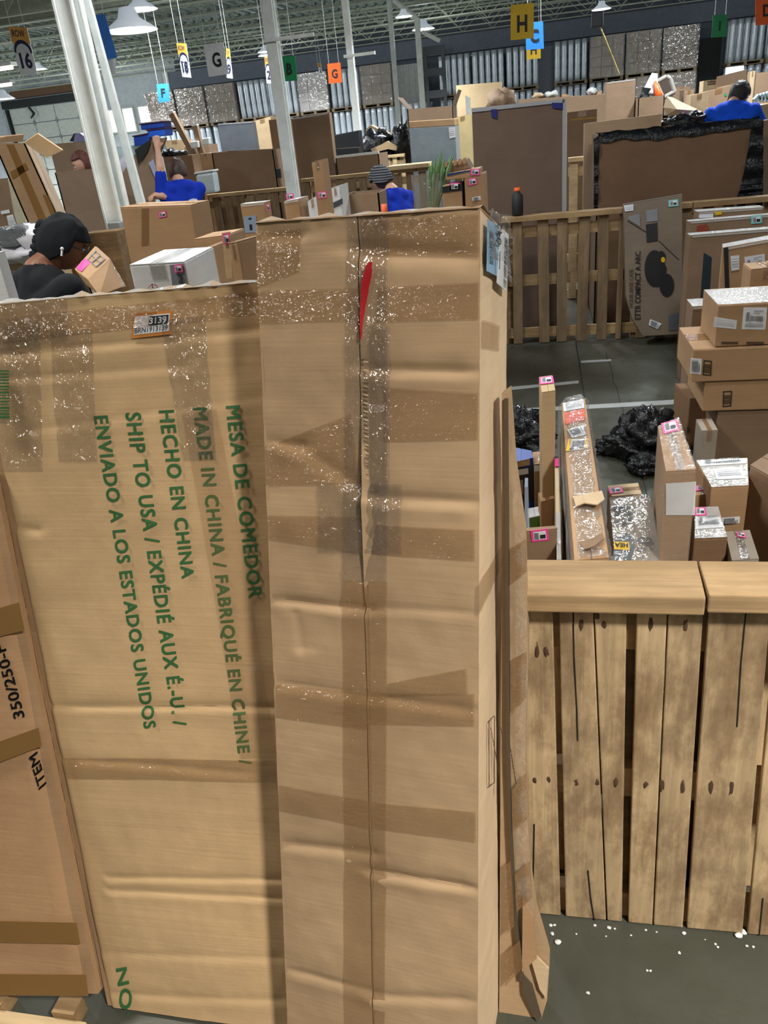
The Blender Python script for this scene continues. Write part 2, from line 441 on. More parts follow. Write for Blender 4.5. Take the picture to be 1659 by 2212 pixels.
JOINT = plain('joint_filler', (.012, .012, .012, 1), .8)
for x, y0, y1, wd in ((.312, 1.5, 7.3, .012), (.555, 3.6, 6.9, .006), (-2.9, 2, 20, .012), (3.2, 1.5, 20, .012)):
    mb = MB()
    rr = random.Random(int(x * 100)); k = 26; p = [(x + (rr.random() - .5) * (.02 if wd < .01 else .004), y0 + (y1 - y0) * i / k) for i in range(k + 1)]
    for (xa, ya), (xb, yb) in zip(p, p[1:]):
        mb.add([(xa - wd / 2, ya, .0012), (xa + wd / 2, ya, .0012), (xb + wd / 2, yb, .0012), (xb - wd / 2, yb, .0012)], [(0, 1, 2, 3)], JOINT)
    mb.build('floor_joint', floor)
FLW = plain('worn_line_paint', (.36, .38, .37, 1), .6)
for (a, b_, c, d) in (((1098, 836), (1250, 822), (1250, 828), (1098, 843)), ((1100, 884), (1480, 862), (1480, 872), (1100, 892)), ((1255, 779), (1320, 776), (1320, 780), (1255, 784))):
    mb = MB(); mb.add([atz(*p, .0016) for p in (d, c, b_, a)], [(0, 1, 2, 3)], FLW); mb.build('floor_line', floor)

# ceiling: fluted deck on open web joists
DECK = plain('deck_paint', srgb(126, 138, 132), .7)
JST = plain('joist_paint', srgb(176, 182, 164), .6)
mb = MB(); vs = []; fs = []; n = int((X1 - X0) / .3)
for i in range(n):
    x = X0 + .3 * i
    for xx, z in ((x, 5.62), (x + .10, 5.62), (x + .14, 5.56), (x + .26, 5.56), (x + .30, 5.62)):
        vs += [(xx, YF, z), (xx, YB + .3, z)]
    o = 10 * i
    for k in range(4): fs.append((o + 2 * k, o + 2 * k + 1, o + 2 * k + 3, o + 2 * k + 2))
mb.add(vs, fs, DECK)
mb.box((X0, YF, 5.7), (X1, YB + .3, 5.8), DECK)
ceiling = struct('ceiling', mb)
def joist_mesh():
    mb = MB()
    for z0, z1, wd in ((5.0, 5.035, .10), (5.49, 5.54, .12)):
        mb.box((X0, -wd / 2, z0), (X1, wd / 2, z1), JST)
    k = 0; x = X0
    while x < X1 - .6:
        a, b_ = (5.02, 5.5) if k % 2 == 0 else (5.5, 5.02)
        mb.tube((x, 0, a), (x + .55, 0, b_), .016, mat=JST, n=4, cap=False, smooth=False); x += .55; k += 1
    return mb
j0 = joist_mesh().build('joist', ceiling); j0.location = (0, 11.5, 0)
for i in range(1, 14):
    j = j0.copy(); COL.objects.link(j); j.parent = ceiling; j.location = (0, 11.5 + 1.7 * i, 0)
# girders on the column line
for y in (6.2, 19.0):
    mb = MB(); mb.box((X0, y - .1, 4.95), (X1, y + .1, 4.98), JST); mb.box((X0, y - .012, 4.98), (X1, y + .012, 5.45), JST); mb.box((X0, y - .1, 5.45), (X1, y + .1, 5.48), JST)
    if y > 10: mb.build('girder', ceiling)

# back wall: grey block to the right, white to the left with a sectional door and lit windows
WGREY = plain('grey_wall_paint', srgb(104, 112, 124), .8)
WWHITE = plain('white_wall_paint', srgb(214, 222, 228), .8)
xs = at(388, 200, YB).x
mb = MB(); mb.box((xs, YB, 0), (X1, YB + .3, 5.7), WGREY); struct('wall_back', mb)
mb = MB(); mb.box((X0, YB, 0), (xs, YB + .3, 5.7), WWHITE); wl = struct('wall_back_left', mb)
mb = MB(); mb.box((X1, YF, 0), (X1 + .3, YB, 5.7), WGREY); struct('wall_right', mb)
mb = MB(); mb.box((X0 - .3, YF, 0), (X0, YB, 5.7), WWHITE); struct('wall_left', mb)
mb = MB(); mb.box((X0, YF - .3, 0), (X1, YF, 5.7), WWHITE); struct('wall_front', mb)
mb = MB(); mb.box((xs - .5, YB - .35, 4.4), (X1, YB - .02, 5.0), plain('soffit_paint', srgb(124, 132, 144), .8)); struct('trim_1', mb)
# sectional door
dl, dr = at(28, 260, YB).x, at(226, 260, YB).x
DOORM = plain('door_panel_paint', srgb(226, 230, 222), .55)
d = thing('door_1', 'white sectional loading door with panel seams at the far left', 'door', ((dl + dr) / 2, YB - .1, 0)); d['kind'] = 'structure'
rows, cols = 7, 4
dz_ = at(110, 226, YB).z / rows
for r_ in range(rows):
    for c_ in range(cols):
        a = dl + (dr - dl) * c_ / cols; bb = dl + (dr - dl) * (c_ + 1) / cols; z0 = .01 + r_ * dz_
        mb = MB(); mb.box((a + .015, YB - .10, z0 + .015), (bb - .015, YB - .03, z0 + dz_ - .015), DOORM); mb.build('door_panel', d, bevel=.01)
DK = plain('dark_track', srgb(40, 46, 48), .6)
mb = MB(); mb.box((dl - .2, YB - .25, dz_ * rows + .02), (dr + .2, YB - .02, dz_ * rows + .32), DK); mb.build('door_header', d)
for x in (dl - .12, dr + .04):
    mb = MB(); mb.box((x, YB - .22, 0), (x + .08, YB - .05, dz_ * rows), DK); mb.build('door_track', d)
for r_ in range(1, rows):
    for c_ in range(1, cols):
        mb = MB(); x = dl + (dr - dl) * c_ / cols; mb.box((x - .05, YB - .13, r_ * dz_ - .06), (x + .05, YB - .095, r_ * dz_ + .1), STEEL); mb.build('hinge', d)
mb = MB(); mb.tube(at(62, 232, YB - .4), at(74, 245, YB - .4), .05, mat=DK); mb.tube(at(74, 245, YB - .4), at(67, 255, YB - .4), .05, .03, mat=DK); mb.build('pull_strap', d)
# brick-red band above the door
mb = MB(); a = at(24, 205, YB - .5); b_ = at(165, 186, YB - .5); mb.box((a.x, YB - .6, dz_ * rows + .36), (b_.x, YB - .05, dz_ * rows + .62), plain('brown_beam', srgb(112, 84, 62), .8)); struct('trim_2', mb)
# daylight windows
WIN = emit('daylight_pane', (.86, .93, 1, 1), 5.0)
for i, (x0, y0, x1, y1) in enumerate(((233, 240, 263, 284), (266, 236, 297, 282), (300, 232, 331, 262))):
    p, r_ = at(x0, y0, YB), at(x1, y1, YB)
    t = thing('window_%d' % (i + 1), ['left daylit window pane in the far white wall', 'middle daylit window pane in the far white wall', 'right daylit window pane in the far white wall'][i], 'window', (p.x, YB, r_.z)); t['kind'] = 'structure'
    mb = MB(); mb.box((p.x, YB - .06, r_.z), (r_.x, YB - .03, p.z), WIN); mb.build('pane', t)
    mb = MB(); F = .07
    mb.box((p.x - F, YB - .1, p.z), (r_.x + F, YB - .01, p.z + F), WHT); mb.box((p.x - F, YB - .1, r_.z - F), (r_.x + F, YB - .01, r_.z), WHT)
    mb.box((p.x - F, YB - .1, r_.z), (p.x, YB - .01, p.z), WHT); mb.box((r_.x, YB - .1, r_.z), (r_.x + F, YB - .01, p.z), WHT); mb.build('window_frame', t)
mb = MB(); mb.box((at(340, 100, YB - .3).x, YB - .4, 0), (at(352, 100, YB - .3).x, YB - .02, 5.0), COLW); struct('trim_3', mb)

# ------------------------------------------------------------------ columns
def column(label, px, py, Y, wd, top=5.5, extra=None):
    c = at(px, py, Y); x = c.x; t = thing('steel_column', label, 'column', (x, Y, 0), 'white steel columns'); h = wd / 2; tk = max(.018, wd * .09)
    mb = MB(); mb.box((x - h, Y - h, 0.02), (x + h, Y - h + tk, top), COLW); mb.build('flange', t)
    mb = MB(); mb.box((x - h, Y + h - tk, 0.02), (x + h, Y + h, top), COLW); mb.build('flange', t)
    mb = MB(); mb.box((x - tk / 2, Y - h + tk, 0.02), (x + tk / 2, Y + h - tk, top), COLW); mb.build('web', t)
    mb = MB(); mb.box((x - h * 1.5, Y - h * 1.5, 0), (x + h * 1.5, Y + h * 1.5, .02), STEEL); mb.build('base_plate', t)
    return t, x
c1, x1 = column('widest white steel column at the left behind the man in black', 160, 60, 6.1, .135)
mb = MB()
for dx in (-.068, .068): mb.box((x1 + dx - .008, 6.008, 0.02), (x1 + dx + .008, 6.024, 5.5), COLW)
mb.build('edge_angle', c1)
mb = MB(); mb.tube((x1 + .108, 6.08, .02), (x1 + .108, 6.08, 5.5), .022, mat=COLW); mb.build('conduit', c1)
p = at(248, 495, 5.94); mb = MB(); mb.box((p.x - .05, 5.93, p.z - .05), (p.x + .05, 6.02, p.z + .05), STEEL); mb.build('junction_box', c1, bevel=.008)
q = [at(178, 0, 6.4), at(193, 0, 6.4), at(312, 440, 6.4), at(294, 440, 6.4)]
dn0 = (q[3] - q[0]) / (q[0].z - q[3].z); dn1 = (q[2] - q[1]) / (q[1].z - q[2].z)
tl = q[0] + dn0 * (q[0].z - 5.4); tr = q[1] + dn1 * (q[1].z - 5.4); bl = q[0] + dn0 * q[0].z; br = q[1] + dn1 * q[1].z
t = thing('steel_post', 'slim leaning white post just right of the widest column', 'post', (bl + br) / 2)
mb = MB(); mb.hexa([tl, tr, br, bl] + [p + Vector((0, .035, 0)) for p in (tl, tr, br, bl)], COLW); mb.build('shaft', t, bevel=.006)
mb = MB(); p = (bl + br) / 2; mb.box((p.x - .09, p.y - .04, 0), (p.x + .09, p.y + .13, .015), STEEL); mb.build('base_plate', t)
c2, x2 = column('white steel column left of the green sign lettered B', 604, 200, 9.6, .13)
mb = MB(); mb.box((x2 - .08, 9.50, at(600, 88, 9.5).z), (x2 + .5, 9.53, at(600, 88, 9.5).z + .035), COLW); mb.build('bracket_arm', c2)
mb = MB(); mb.box((x2 - .13, 9.45, at(625, 372, 9.5).z - .05), (x2 - .08, 9.49, at(625, 372, 9.5).z + .05), INK); mb.build('clamp', c2)
c3, x3 = column('white steel column just right of the orange sign lettered G', 765, 200, 16.5, .12)
mb = MB(); z = at(790, 120, 16.4).z; mb.box((x3 - .1, 16.34, z), (x3 + .5, 16.38, z + .05), COLW); mb.build('bracket_arm', c3)
mb = MB(); z = at(780, 325, 16.4).z; mb.box((x3 - .17, 16.33, z - .15), (x3 - .1, 16.38, z + .15), COLW); mb.build('clamp', c3)
c4, x4 = column('thin white column in the middle distance left of the bright lamp', 852, 150, 24.0, .12)
c5, x5 = column('thin bluish white column below a sloping brace', 908, 150, 22.0, .13, top=4.35)
mb = MB(); a = Vector((x5, 22, 4.35)); b_ = at(850, 0, 22); mb.tube(a, b_, .06, mat=COLW, n=6); mb.tube(a + Vector((.1, 0, -.3)), at(950, 88, 22), .05, mat=COLW, n=6); mb.build('brace', c5)

# ------------------------------------------------------------------ lamps (each lamp carries its own light)
LGLOW = emit('lamp_diffuser', (1.0, .97, .90, 1), 22.0)
LWARM = emit('warm_diffuser', (1.0, .86, .66, 1), 14.0)
UPL = .11
def lamp(label, c, rad, watt, warm=False, top=5.553, group='high bay lamps', spread=150):
    c = Vector(c); t = thing('high_bay_lamp', label, 'lamp', c, group)
    k = rad / .35
    mb = MB(); mb.lathe([(.05 * k, .26 * k), (.10 * k, .25 * k), (.14 * k, .14 * k), (.35 * k, .0), (.345 * k, -.005), (.13 * k, .13 * k), (.0, .14 * k)], c, emit('lamp_shade', (.62, .72, .86, 1), .35), 20); mb.build('shade', t)
    mb = MB(); mb.lathe([(.0, .018 * k), (.30 * k, .012 * k), (.30 * k, .002 * k), (0, -.004 * k)], c, LWARM if warm else LGLOW, 20); mb.build('diffuser', t)
    mb = MB(); mb.tube(c + Vector((0, 0, .25 * k)), (c.x, c.y, top), .008, mat=STEEL, n=6); mb.build('cable', t)
    if watt:
        tone = (1, .86, .68) if warm else ((1, .93, .82) if c.y < 2.5 else (.90, .96, 1.0))
        pt = bpy.data.lights.new('lamp_glow', 'POINT'); pt.shadow_soft_size = rad * .5; pt.energy = watt * (UPL if c.y < 2 else UPL * 2); pt.color = tone
        po = bpy.data.objects.new('lamp_glow', pt); COL.objects.link(po); po.parent = t; po.location = (0, 0, -.03 * k - rad * .55)
        li = bpy.data.lights.new('lamp_light', 'AREA'); li.shape = 'DISK'; li.size = rad * 1.7; li.energy = watt; li.spread = R(spread); li.color = tone
        lo = bpy.data.objects.new('lamp_light', li); COL.objects.link(lo); lo.parent = t; lo.location = (0, 0, -.03 * k)
    return t
def lamp_px(label, px, py, Y, rad, watt, **k): return lamp(label, at(px, py, Y), rad, watt, **k)
lamp_px('bright round high bay lamp hanging at the upper left', 283, 66, 14.5, .46, LAMP_W * 1.4)
lamp_px('small lamp glinting beside the row 16 sign', 84, 150, 22, .22, LAMP_W * .5)
lamp_px('warm lamp cut by the left edge of the frame', 8, 214, 26, .36, LAMP_W * .6, warm=True)
lamp_px('small lamp left of the column by the green sign', 573, 112, 24, .22, LAMP_W * .6)
lamp_px('small bright lamp between the two thin columns', 872, 36, 16.5, .16, LAMP_W)
lamp_px('small bright lamp above the hoist cable on the right', 1299, 20, 17.5, .18, LAMP_W)
for i, (x, y, wt) in enumerate(((2.4, -1.0, 2.3), (-2.8, 1.9, .8), (1.1, 4.4, .3), (-3.6, -2.4, .1), (.4, -6.2, .2), (-4.5, -7.5, .14), (4.5, -8, .14), (0, -12, .2), (5.2, 4.8, .25), (-2.2, 5.6, .6), (-8.0, 5.0, 1.2), (2.6, 11.2, 1.7), (-.6, 11.6, 1.0), (-4.6, 12.6, 1.3), (7.5, 12, 1.2), (-11, 11, 1.2), (-8, 17.5, 1.2), (1.9, 20.5, 1.6), (6.5, 17.5, 1.2), (-3.5, 27.5, 3.6), (5.5, 27.5, 3.6), (-14, 20, 1.6), (-16, 29.0, 7.0), (-22, 27.6, 6), (-9, 29, 3.0), (12, 25, 3.0))):  # added lamps, placed and weighted for the light they throw
    lamp('high bay lamp added above the aisles to light the scene', (x, y, 4.65), .14 if y < -4 else .35, LAMP_W * wt, spread=118 if wt > 2 and y < 0 else 150)
# twin tube fittings under the joists at the left
for i, (px, py) in enumerate(((2, 152), (4, 187))):
    p = at(px, py, 15 + 3 * i); t = thing('tube_light', ['upper tube light at the left edge under the joists', 'lower tube light at the left edge under the joists'][i], 'lamp', p)
    mb = MB(); mb.box((p.x - .9, p.y - .1, p.z + .05), (p.x + .3, p.y + .1, p.z + .11), WHT); mb.build('housing', t)
    mb = MB(); mb.tube((p.x - .85, p.y, p.z + .02), (p.x + .25, p.y, p.z + .02), .03, mat=LWARM); mb.build('tube', t)
    mb = MB(); mb.tube((p.x - .3, p.y, p.z + .1), (p.x - .3, p.y, 5.5), .008, mat=STEEL, n=6); mb.build('cable', t)

# ------------------------------------------------------------------ hanging signs
def sign(label, q4, Y, col, txt=None, tq=None, tcol=None, row=False, group=None, cat='sign', wires=True, bold=.03):
    q = [at(x, y, Y) for x, y in q4]; n = qnorm(q)
    t = thing('hanging_sign', label, cat, (q[2] + q[3]) / 2, group)
    mb = MB(); mb.slab([p - n * .008 for p in q], n, .008, col); brd = mb.build('board', t)
    if row:
        decal(t, 'header_band', q, [(0, 0, 1, .34, plain('row_orange', srgb(236, 172, 70), .5))], lift=.002)
        mb = MB(); k = 14; c = lerp4(q, .5, .44); ring = []
        for i in range(k + 1):
            a = math.pi * i / k; ring.append((lerp4(q, .5 - .5 * math.cos(a), .52 - .26 * math.sin(a)), lerp4(q, .5 - .40 * math.cos(a), .54 - .20 * math.sin(a)), lerp4(q, .5 - .40 * math.cos(a), .54)))
        for (a0, b0, c0), (a1, b1, c1_) in zip(ring, ring[1:]):
            mb.add([p + n * .004 for p in (a0, a1, b1, b0)], [(3, 2, 1, 0)], NAVY)
            mb.add([p + n * .004 for p in (b0, b1, c1_, c0)], [(3, 2, 1, 0)], PAPER)
        mb.build('arch_print', t)
        text(brd, 'ROW', [lerp4(q, .12, .06), lerp4(q, .8, .06), lerp4(q, .8, .2), lerp4(q, .12, .2)], NAVY, lift=.006, bold=.01)
        text(brd, txt, [lerp4(q, .2, .52), lerp4(q, .86, .52), lerp4(q, .86, .86), lerp4(q, .2, .86)], NAVY, lift=.006, bold=.03)
    elif txt:
        u0, v0, u1, v1 = tq or (.3, .28, .7, .72)
        text(brd, txt, [lerp4(q, u0, v0), lerp4(q, u1, v0), lerp4(q, u1, v1), lerp4(q, u0, v1)], tcol or INK, lift=.004, bold=bold)
    if wires:
        for u in (.12, .88):
            p = q[0].lerp(q[1], u); mb = MB(); mb.tube(p, (p.x, p.y, 5.4), .0015 + Y * .00015, mat=plain('wire', (.55, .56, .55, 1), .4), n=5); mb.build('wire', t)
    return t
SWH = plain('sign_white', srgb(246, 249, 252), .45); SYL = plain('sign_yellow', srgb(226, 186, 24), .5); SGR = plain('sign_green', srgb(22, 150, 92), .5)
SOR = plain('sign_orange', srgb(240, 96, 30), .5); SBL = plain('sign_blue', srgb(50, 140, 232), .5); SBD = plain('sign_deep_blue', srgb(28, 92, 168), .5); SRD = plain('sign_red', srgb(170, 24, 44), .5)
sign('white row sign numbered 16 at the upper left', [(18, 57), (58, 60), (81, 162), (45, 163)], 10, SWH, '16', row=True)
sign('narrow white row sign numbered 18', [(381, 93), (402, 94), (413, 168), (394, 166)], 13, SWH, '18', row=True)
sign('white row sign numbered 19 half behind the white G', [(488, 105), (496, 105), (503, 170), (490, 168)], 14, SWH, '9', row=True)
sign('small row sign beside the column left of the green B', [(571, 122), (582, 122), (588, 180), (576, 180)], 14.5, SWH, '2', row=True)
sign('tiny orange and white row sign left of the orange G', [(685, 137), (693, 137), (697, 160), (690, 160)], 20, SWH, '2', row=True)
sign('white square sign lettered G', [(439, 97), (482, 91), (494, 160), (451, 166)], 10, SWH, 'G', (.32, .28, .74, .74))
sign('green sign lettered B behind the column', [(608, 122), (637, 120), (642, 174), (612, 176)], 12, SGR, 'B', (.3, .28, .7, .75))
sign('orange sign lettered G', [(707, 138), (735, 135), (739, 178), (710, 181)], 14, SOR, 'G', (.28, .3, .72, .76))
sign('large yellow sign lettered H', [(1103, 11), (1153, 6), (1153, 82), (1103, 87)], 9.6, SYL, 'H', (.28, .31, .72, .80))
sign('blue sign lettered C behind the yellow H', [(1136, 49), (1173, 46), (1175, 105), (1136, 108)], 12, SBL, 'C', (.25, .26, .75, .74))
sign('small yellow sign lettered H below the blue C', [(1137, 84), (1168, 83), (1168, 126), (1138, 129)], 15, SYL, 'H', (.28, .3, .72, .78))
sign('green sign lettered I at the upper right', [(1540, 33), (1571, 31), (1569, 79), (1537, 81)], 11, SGR, 'I', (.47, .28, .57, .72))
sign('orange sign lettered D at the top right corner', [(1632, -8), (1682, -12), (1682, 51), (1632, 55)], 9.4, SOR, 'D', (.32, .3, .72, .72))
sign('light blue sign lettered F in front of the stacked brown loads', [(338, 182), (364, 180), (367, 219), (343, 222)], 18, SBL, 'F', (.3, .25, .66, .72))
sign('plain deep blue sign seen edge-on behind the slim post', [(205, 33), (226, 30), (253, 124), (216, 132)], 8.2, SBD)
sign('narrow red sign seen edge-on beside the widest column', [(160, 174), (170, 173), (178, 224), (168, 226)], 9, SRD)
t = thing('white_placard', 'white placard below the deep blue sign', 'sign', at(235, 160, 8.4))
mb = MB(); mb.prism([at(x, y, 8.4) for x, y in ((219, 134), (248, 128), (250, 160), (226, 164))], Vector((0, .01, 0)), SWH); mb.build('board', t)
for x, y in ((224, 134), (246, 129)):
    p = at(x, y, 8.405); mb = MB(); mb.tube(p, (p.x, p.y, 5.5), .003, mat=STEEL, n=5); mb.build('wire', t)

# ------------------------------------------------------------------ stacked pallet loads along the back wall
RTOP = plain('foil_roll', (.62, .68, .74, 1), .28, .25)
RTOPM = RTOP
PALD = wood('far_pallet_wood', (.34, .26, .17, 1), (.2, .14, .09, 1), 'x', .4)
def pallet_mesh():
    mb = MB()
    for i in range(6): mb.box((-.58, -.5 + i * .19, .10), (.58, -.5 + i * .19 + .12, .13), PALD)
    for x in (-.58, -.05, .48):
        mb.box((x, -.5, .02), (x + .1, .57, .10), PALD)
    mb.box((-.58, -.5, 0), (.58, -.4, .02), PALD); mb.box((-.58, .47, 0), (.58, .57, .02), PALD)
    return mb
def roll_mesh():
    mb = MB(); pr = []
    for i in range(9):
        z = 1.28 * i / 8; pr.append((.105 - .006 * (i % 2), z))
    pr = [(0, 0)] + pr + [(0, 1.28)]
    mb.lathe(pr, (0, 0, 0), RTOP, 10); return mb
pal0 = rol0 = car0 = None
FCART = [card('far_carton_%d' % i, c) for i, c in enumerate(((.30, .22, .16, 1), (.36, .27, .20, 1), (.55, .50, .47, 1)))]
cart_me = {}
def load(kind, x, Y, z, label, group):
    global pal0, rol0
    t = thing('pallet_load', label, 'pallet load', (x, Y, z), group)
    if pal0 is None:
        pal0 = pallet_mesh().build('pallet'); pal0.parent = t
    else:
        o = pal0.copy(); COL.objects.link(o); o.parent = t
    if kind == 's':
        for r_ in range(2):
            for i in range(5):
                if rol0 is None: rol0 = roll_mesh().build('roll'); o = rol0
                else: o = rol0.copy(); COL.objects.link(o)
                o.parent = t; o.location = (-.47 + .235 * i, -.34 + .5 * r_ + .02 * ((i * 7) % 3), .13)
    else:
        m = FCART[kind]
        if kind not in cart_me:
            mb = MB(); mb.box((-.185, -.5, 0), (.185, .5, .315), m); o = mb.build('carton', bevel=.012); cart_me[kind] = o.data; bpy.data.objects.remove(o)
        for r_ in range(4):
            for i in range(3):
                o = bpy.data.objects.new('carton', cart_me[kind]); COL.objects.link(o); o.parent = t
                o.location = (-.38 + .38 * i, .0 + .015 * ((i + r_) % 2), .135 + .3215 * r_)
        mb = MB(); mb.box((-.60, -.53, .12), (.60, .56, 1.415), film('dull_wrap', (.8, .83, .86, 1), .14, .12, 9, 1.0)); o = mb.build('stretch_wrap'); o.parent = t
    return t
LB = {'s': ('pallet load of silver foil-wrapped rolls stacked along the back wall', 'silver roll loads'),
      0: ('stretch-wrapped pallet load of dark brown cartons stacked at the back wall', 'dark brown carton loads'),
      1: ('stretch-wrapped pallet load of mid brown cartons stacked at the back wall', 'mid brown carton loads'),
      2: ('pale pinkish wrapped carton load above the pallets right of the green B', 'pale carton loads')}
YL = 33.1
stacks = [(347, 's', 's', 0), (413, 's', 's', 0), (479, 's', 's', 0), (546, 's', 's', 's'), (612, 's', 's', 's'), (679, 's', 's', 2), (748, 's', 's', 's'), (815, 's', 's', 0), (898, 's', 's', None), (984, 's', 's', 's'), (1056, 's', 's', 's'), (1126, 's', 's', 's'), (1232, 's', 's', 's'), (1300, 's', 's', 1), (1368, 1, 1, 1), (1441, 1, 1, 1), (1600, 's', 's', 's'), (1668, 's', 's', 's')]
lastx = -99
for px, *lv in stacks:
    x = max(at(px, 170, YL).x, lastx + 1.24); lastx = x
    for i, k in enumerate(lv):
        if k is not None: load(k, x, YL, 1.42 * i, LB[k][0].replace('pallet load', ['floor level', 'second tier', 'top tier'][i] + ' pallet load') if k != 2 else LB[k][0], LB[k][1] + [' on the floor', ' on the second tier', ' on the top tier'][i])
# bright plastic strips and a dark lift standing between the stacks
for i, (px, y0, y1, wd, ml) in enumerate(((870, 140, 200, .55, 1), (1020, 118, 185, .16, 1), (1182, 100, 195, .55, 0))):
    p = at(px, y0, 33.9)
    t = thing('hanging_sheet', ['pale plastic sheet hanging in the gap behind the thin columns', 'narrow bright plastic strip between silver roll loads', 'milky plastic sheet hanging right of the blue C sign'][i], 'sheet', (p.x, 33.9, 0))
    mb = MB(); k = 10
    for j in range(k):
        a = p.x - wd + 2 * wd * j / k; mb.box((a, 33.88 + .03 * (j % 2), .01), (a + 2 * wd / k, 33.89 + .03 * (j % 2), p.z), WHT if ml else plain('milky_plastic', srgb(168, 176, 200), .3))
    mb.build('sheet', t)
p = at(940, 130, 32.2); DKM = plain('lift_paint', (.012, .016, .02, 1), .5)
t = thing('fork_lift_mast', 'black lift truck mast standing between the silver loads', 'lift truck', (p.x, 32.2, 0))
mb = MB(); mb.box((p.x - .45, 31.6, .05), (p.x + .45, 32.4, 1.6), DKM); mb.build('body', t, bevel=.05)
for s in (-1, 1):
    mb = MB(); mb.box((p.x + s * .32 - .06, 31.9, .1), (p.x + s * .32 + .06, 32.1, 4.5), DKM); mb.build('mast_rail', t)
    mb = MB(); mb.tube((p.x + s * .4, 31.7, .22), (p.x + s * .4 + .1 * s, 31.7, .22), .22, mat=INK, n=16); mb.build('wheel', t)
for z in (2.9, 3.6, 4.3):
    mb = MB(); mb.box((p.x - .4, 31.88, z), (p.x + .4, 31.94, z + .25), DKM); mb.build('cross_bar', t)
# dark doorway at the right of the brown loads
a, b_ = at(1478, 120, YB - .05), at(1556, 120, YB - .05)
mb = MB(); mb.box((a.x, YB - .08, 0), (b_.x, YB - .02, 3.9), plain('dark_green_door', srgb(46, 52, 46), .7)); struct('door_2', mb)
p = at(1585, 162, 28); t = thing('window_panel', 'pale blue framed panel standing before silver loads', 'panel', (p.x, 28, 0))
tl, br = at(1568, 146, 28), at(1603, 182, 28)
mb = MB(); mb.box((tl.x, 28, 0), (br.x, 28.06, tl.z), plain('panel_frame', srgb(206, 222, 240), .5)); mb.build('frame', t)
mb = MB(); mb.box((tl.x + .1, 27.97, br.z + .05), (br.x - .1, 28, tl.z - .1), plain('panel_pane', srgb(170, 200, 236), .3)); mb.build('pane', t)
# hoist with a yellow cable
p = at(1290, 42, 20); e = at(1338, 160, 20)
t = thing('hoist', 'small black hoist with a thin yellow cable running down right', 'hoist', p)
mb = MB(); mb.box((p.x - .12, 19.9, p.z - .15), (p.x + .12, 20.1, p.z + .15), DKM); mb.build('body', t, bevel=.03)
mb = MB(); mb.tube(p, e, .014, mat=plain('yellow_cable', srgb(190, 170, 96), .6), n=6); mb.build('cable', t)
mb = MB(); mb.tube(p, (p.x, p.y, 5.4), .03, mat=DKM, n=6); mb.build('hanger', t)

# ================================================================== FOREGROUND
# ---------------- tall narrow carton leaning in the middle
TP = lean_plane(.85, 17, 8)
def ext0(a, b, z=0.004):          # extend the line a->b down to height z
    d = b - a; return a + d * ((z - a.z) / d.z)
tTL, tTR = onp(552, 482, TP), onp(1036, 450, TP)
tBL, tBR = ext0(tTL, onp(621, 2212, TP)), ext0(tTR, onp(1031, 2212, TP))
tq = [tTL, tTR, tBR, tBL]; tn = TP[1]
TDEP = .27
tb = [p - tn * TDEP for p in tq]
for k in (2, 3): tb[k] = tb[k] + (tb[k - 2 if k == 2 else 1] - tb[k]) * 0
low = min(p.z for p in tb); sh = Vector((0, 0, max(0, .002 - low)))
ex, ey = (tTR - tTL), (tBL - tTL)
def tuv(px, py):
    P = onp(px, py, TP) - tTL
    v = P.dot(ey) / ey.length_squared; L = tTL.lerp(tBL, v); Rr = tTR.lerp(tBR, v)
    return ((P + tTL - L).dot(Rr - L) / (Rr - L).length_squared, v)
def seg_creases(lst, uvf, asp):
    out = []
    for (xa, ya, xb, yb, A, wd) in lst: out.append((*uvf(xa, ya), *uvf(xb, yb), A, wd))
    def f(u, v):
        s = 0
        for (ua, va, ub, vb, A, wd) in out:
            dx, dy = (ub - ua) * asp, vb - va; L = dx * dx + dy * dy
            t = max(-.02, min(1.02, (((u - ua) * asp) * dx + (v - va) * dy) / L)) if L else 0
            px, py = (u - ua) * asp - dx * t, (v - va) - dy * t
            d = math.hypot(px, py)
            sgn = math.tanh(py / (wd * .5))
            s += -A * math.exp(-(d / wd) ** 2) + .55 * A * sgn * math.exp(-(d / (wd * 2.6)) ** 2)
        return s
    return f
asp = ex.length / ey.length
cr = seg_creases([(775, 540, 1034, 552, .010, .010), (556, 505, 640, 512, .006, .008), (800, 796, 1034, 797, .009, .006), (812, 1073, 1026, 1080, .009, .006),
                  (572, 955, 650, 968, .006, .006), (640, 965, 770, 1050, .004, .008), (584, 1298, 795, 1316, .008, .005), (640, 1330, 650, 1400, .005, .006),
                  (604, 1826, 800, 1845, .007, .006), (806, 1885, 1029, 1918, .009, .005), (595, 1480, 1026, 1530, .004, .006), (760, 1310, 1024, 1320, .003, .005), (612, 2095, 800, 2140, .005, .006), (810, 2150, 1029, 2160, .005, .006)], tuv, asp)
def tdisp(u, v):
    e = min(1, min(u, 1 - u) * 12)
    return .75 * cr(u, v) * (.35 + .65 * e) + .004 * noise.noise(Vector((u * 2.2, v * 9, .3))) * e + .0016 * noise.noise(Vector((u * 9, v * 34, 1.3)))
tall = thing('tall_carton', 'tall narrow brown carton with a central seam and clear tape, leaning in the middle', 'box', ((tq[2] + tq[3]) / 2).xy.to_3d())
us = tuv(790, 1200)[0]; us0 = tuv(772, 500)[0]
def sub(q, u0, u1, u0b=None, u1b=None):
    return [lerp4(q, u0, 0), lerp4(q, u1, 0), lerp4(q, u1b if u1b is not None else u1, 1), lerp4(q, u0b if u0b is not None else u0, 1)]
ub = tuv(806, 2212)[0]
gap = .0035
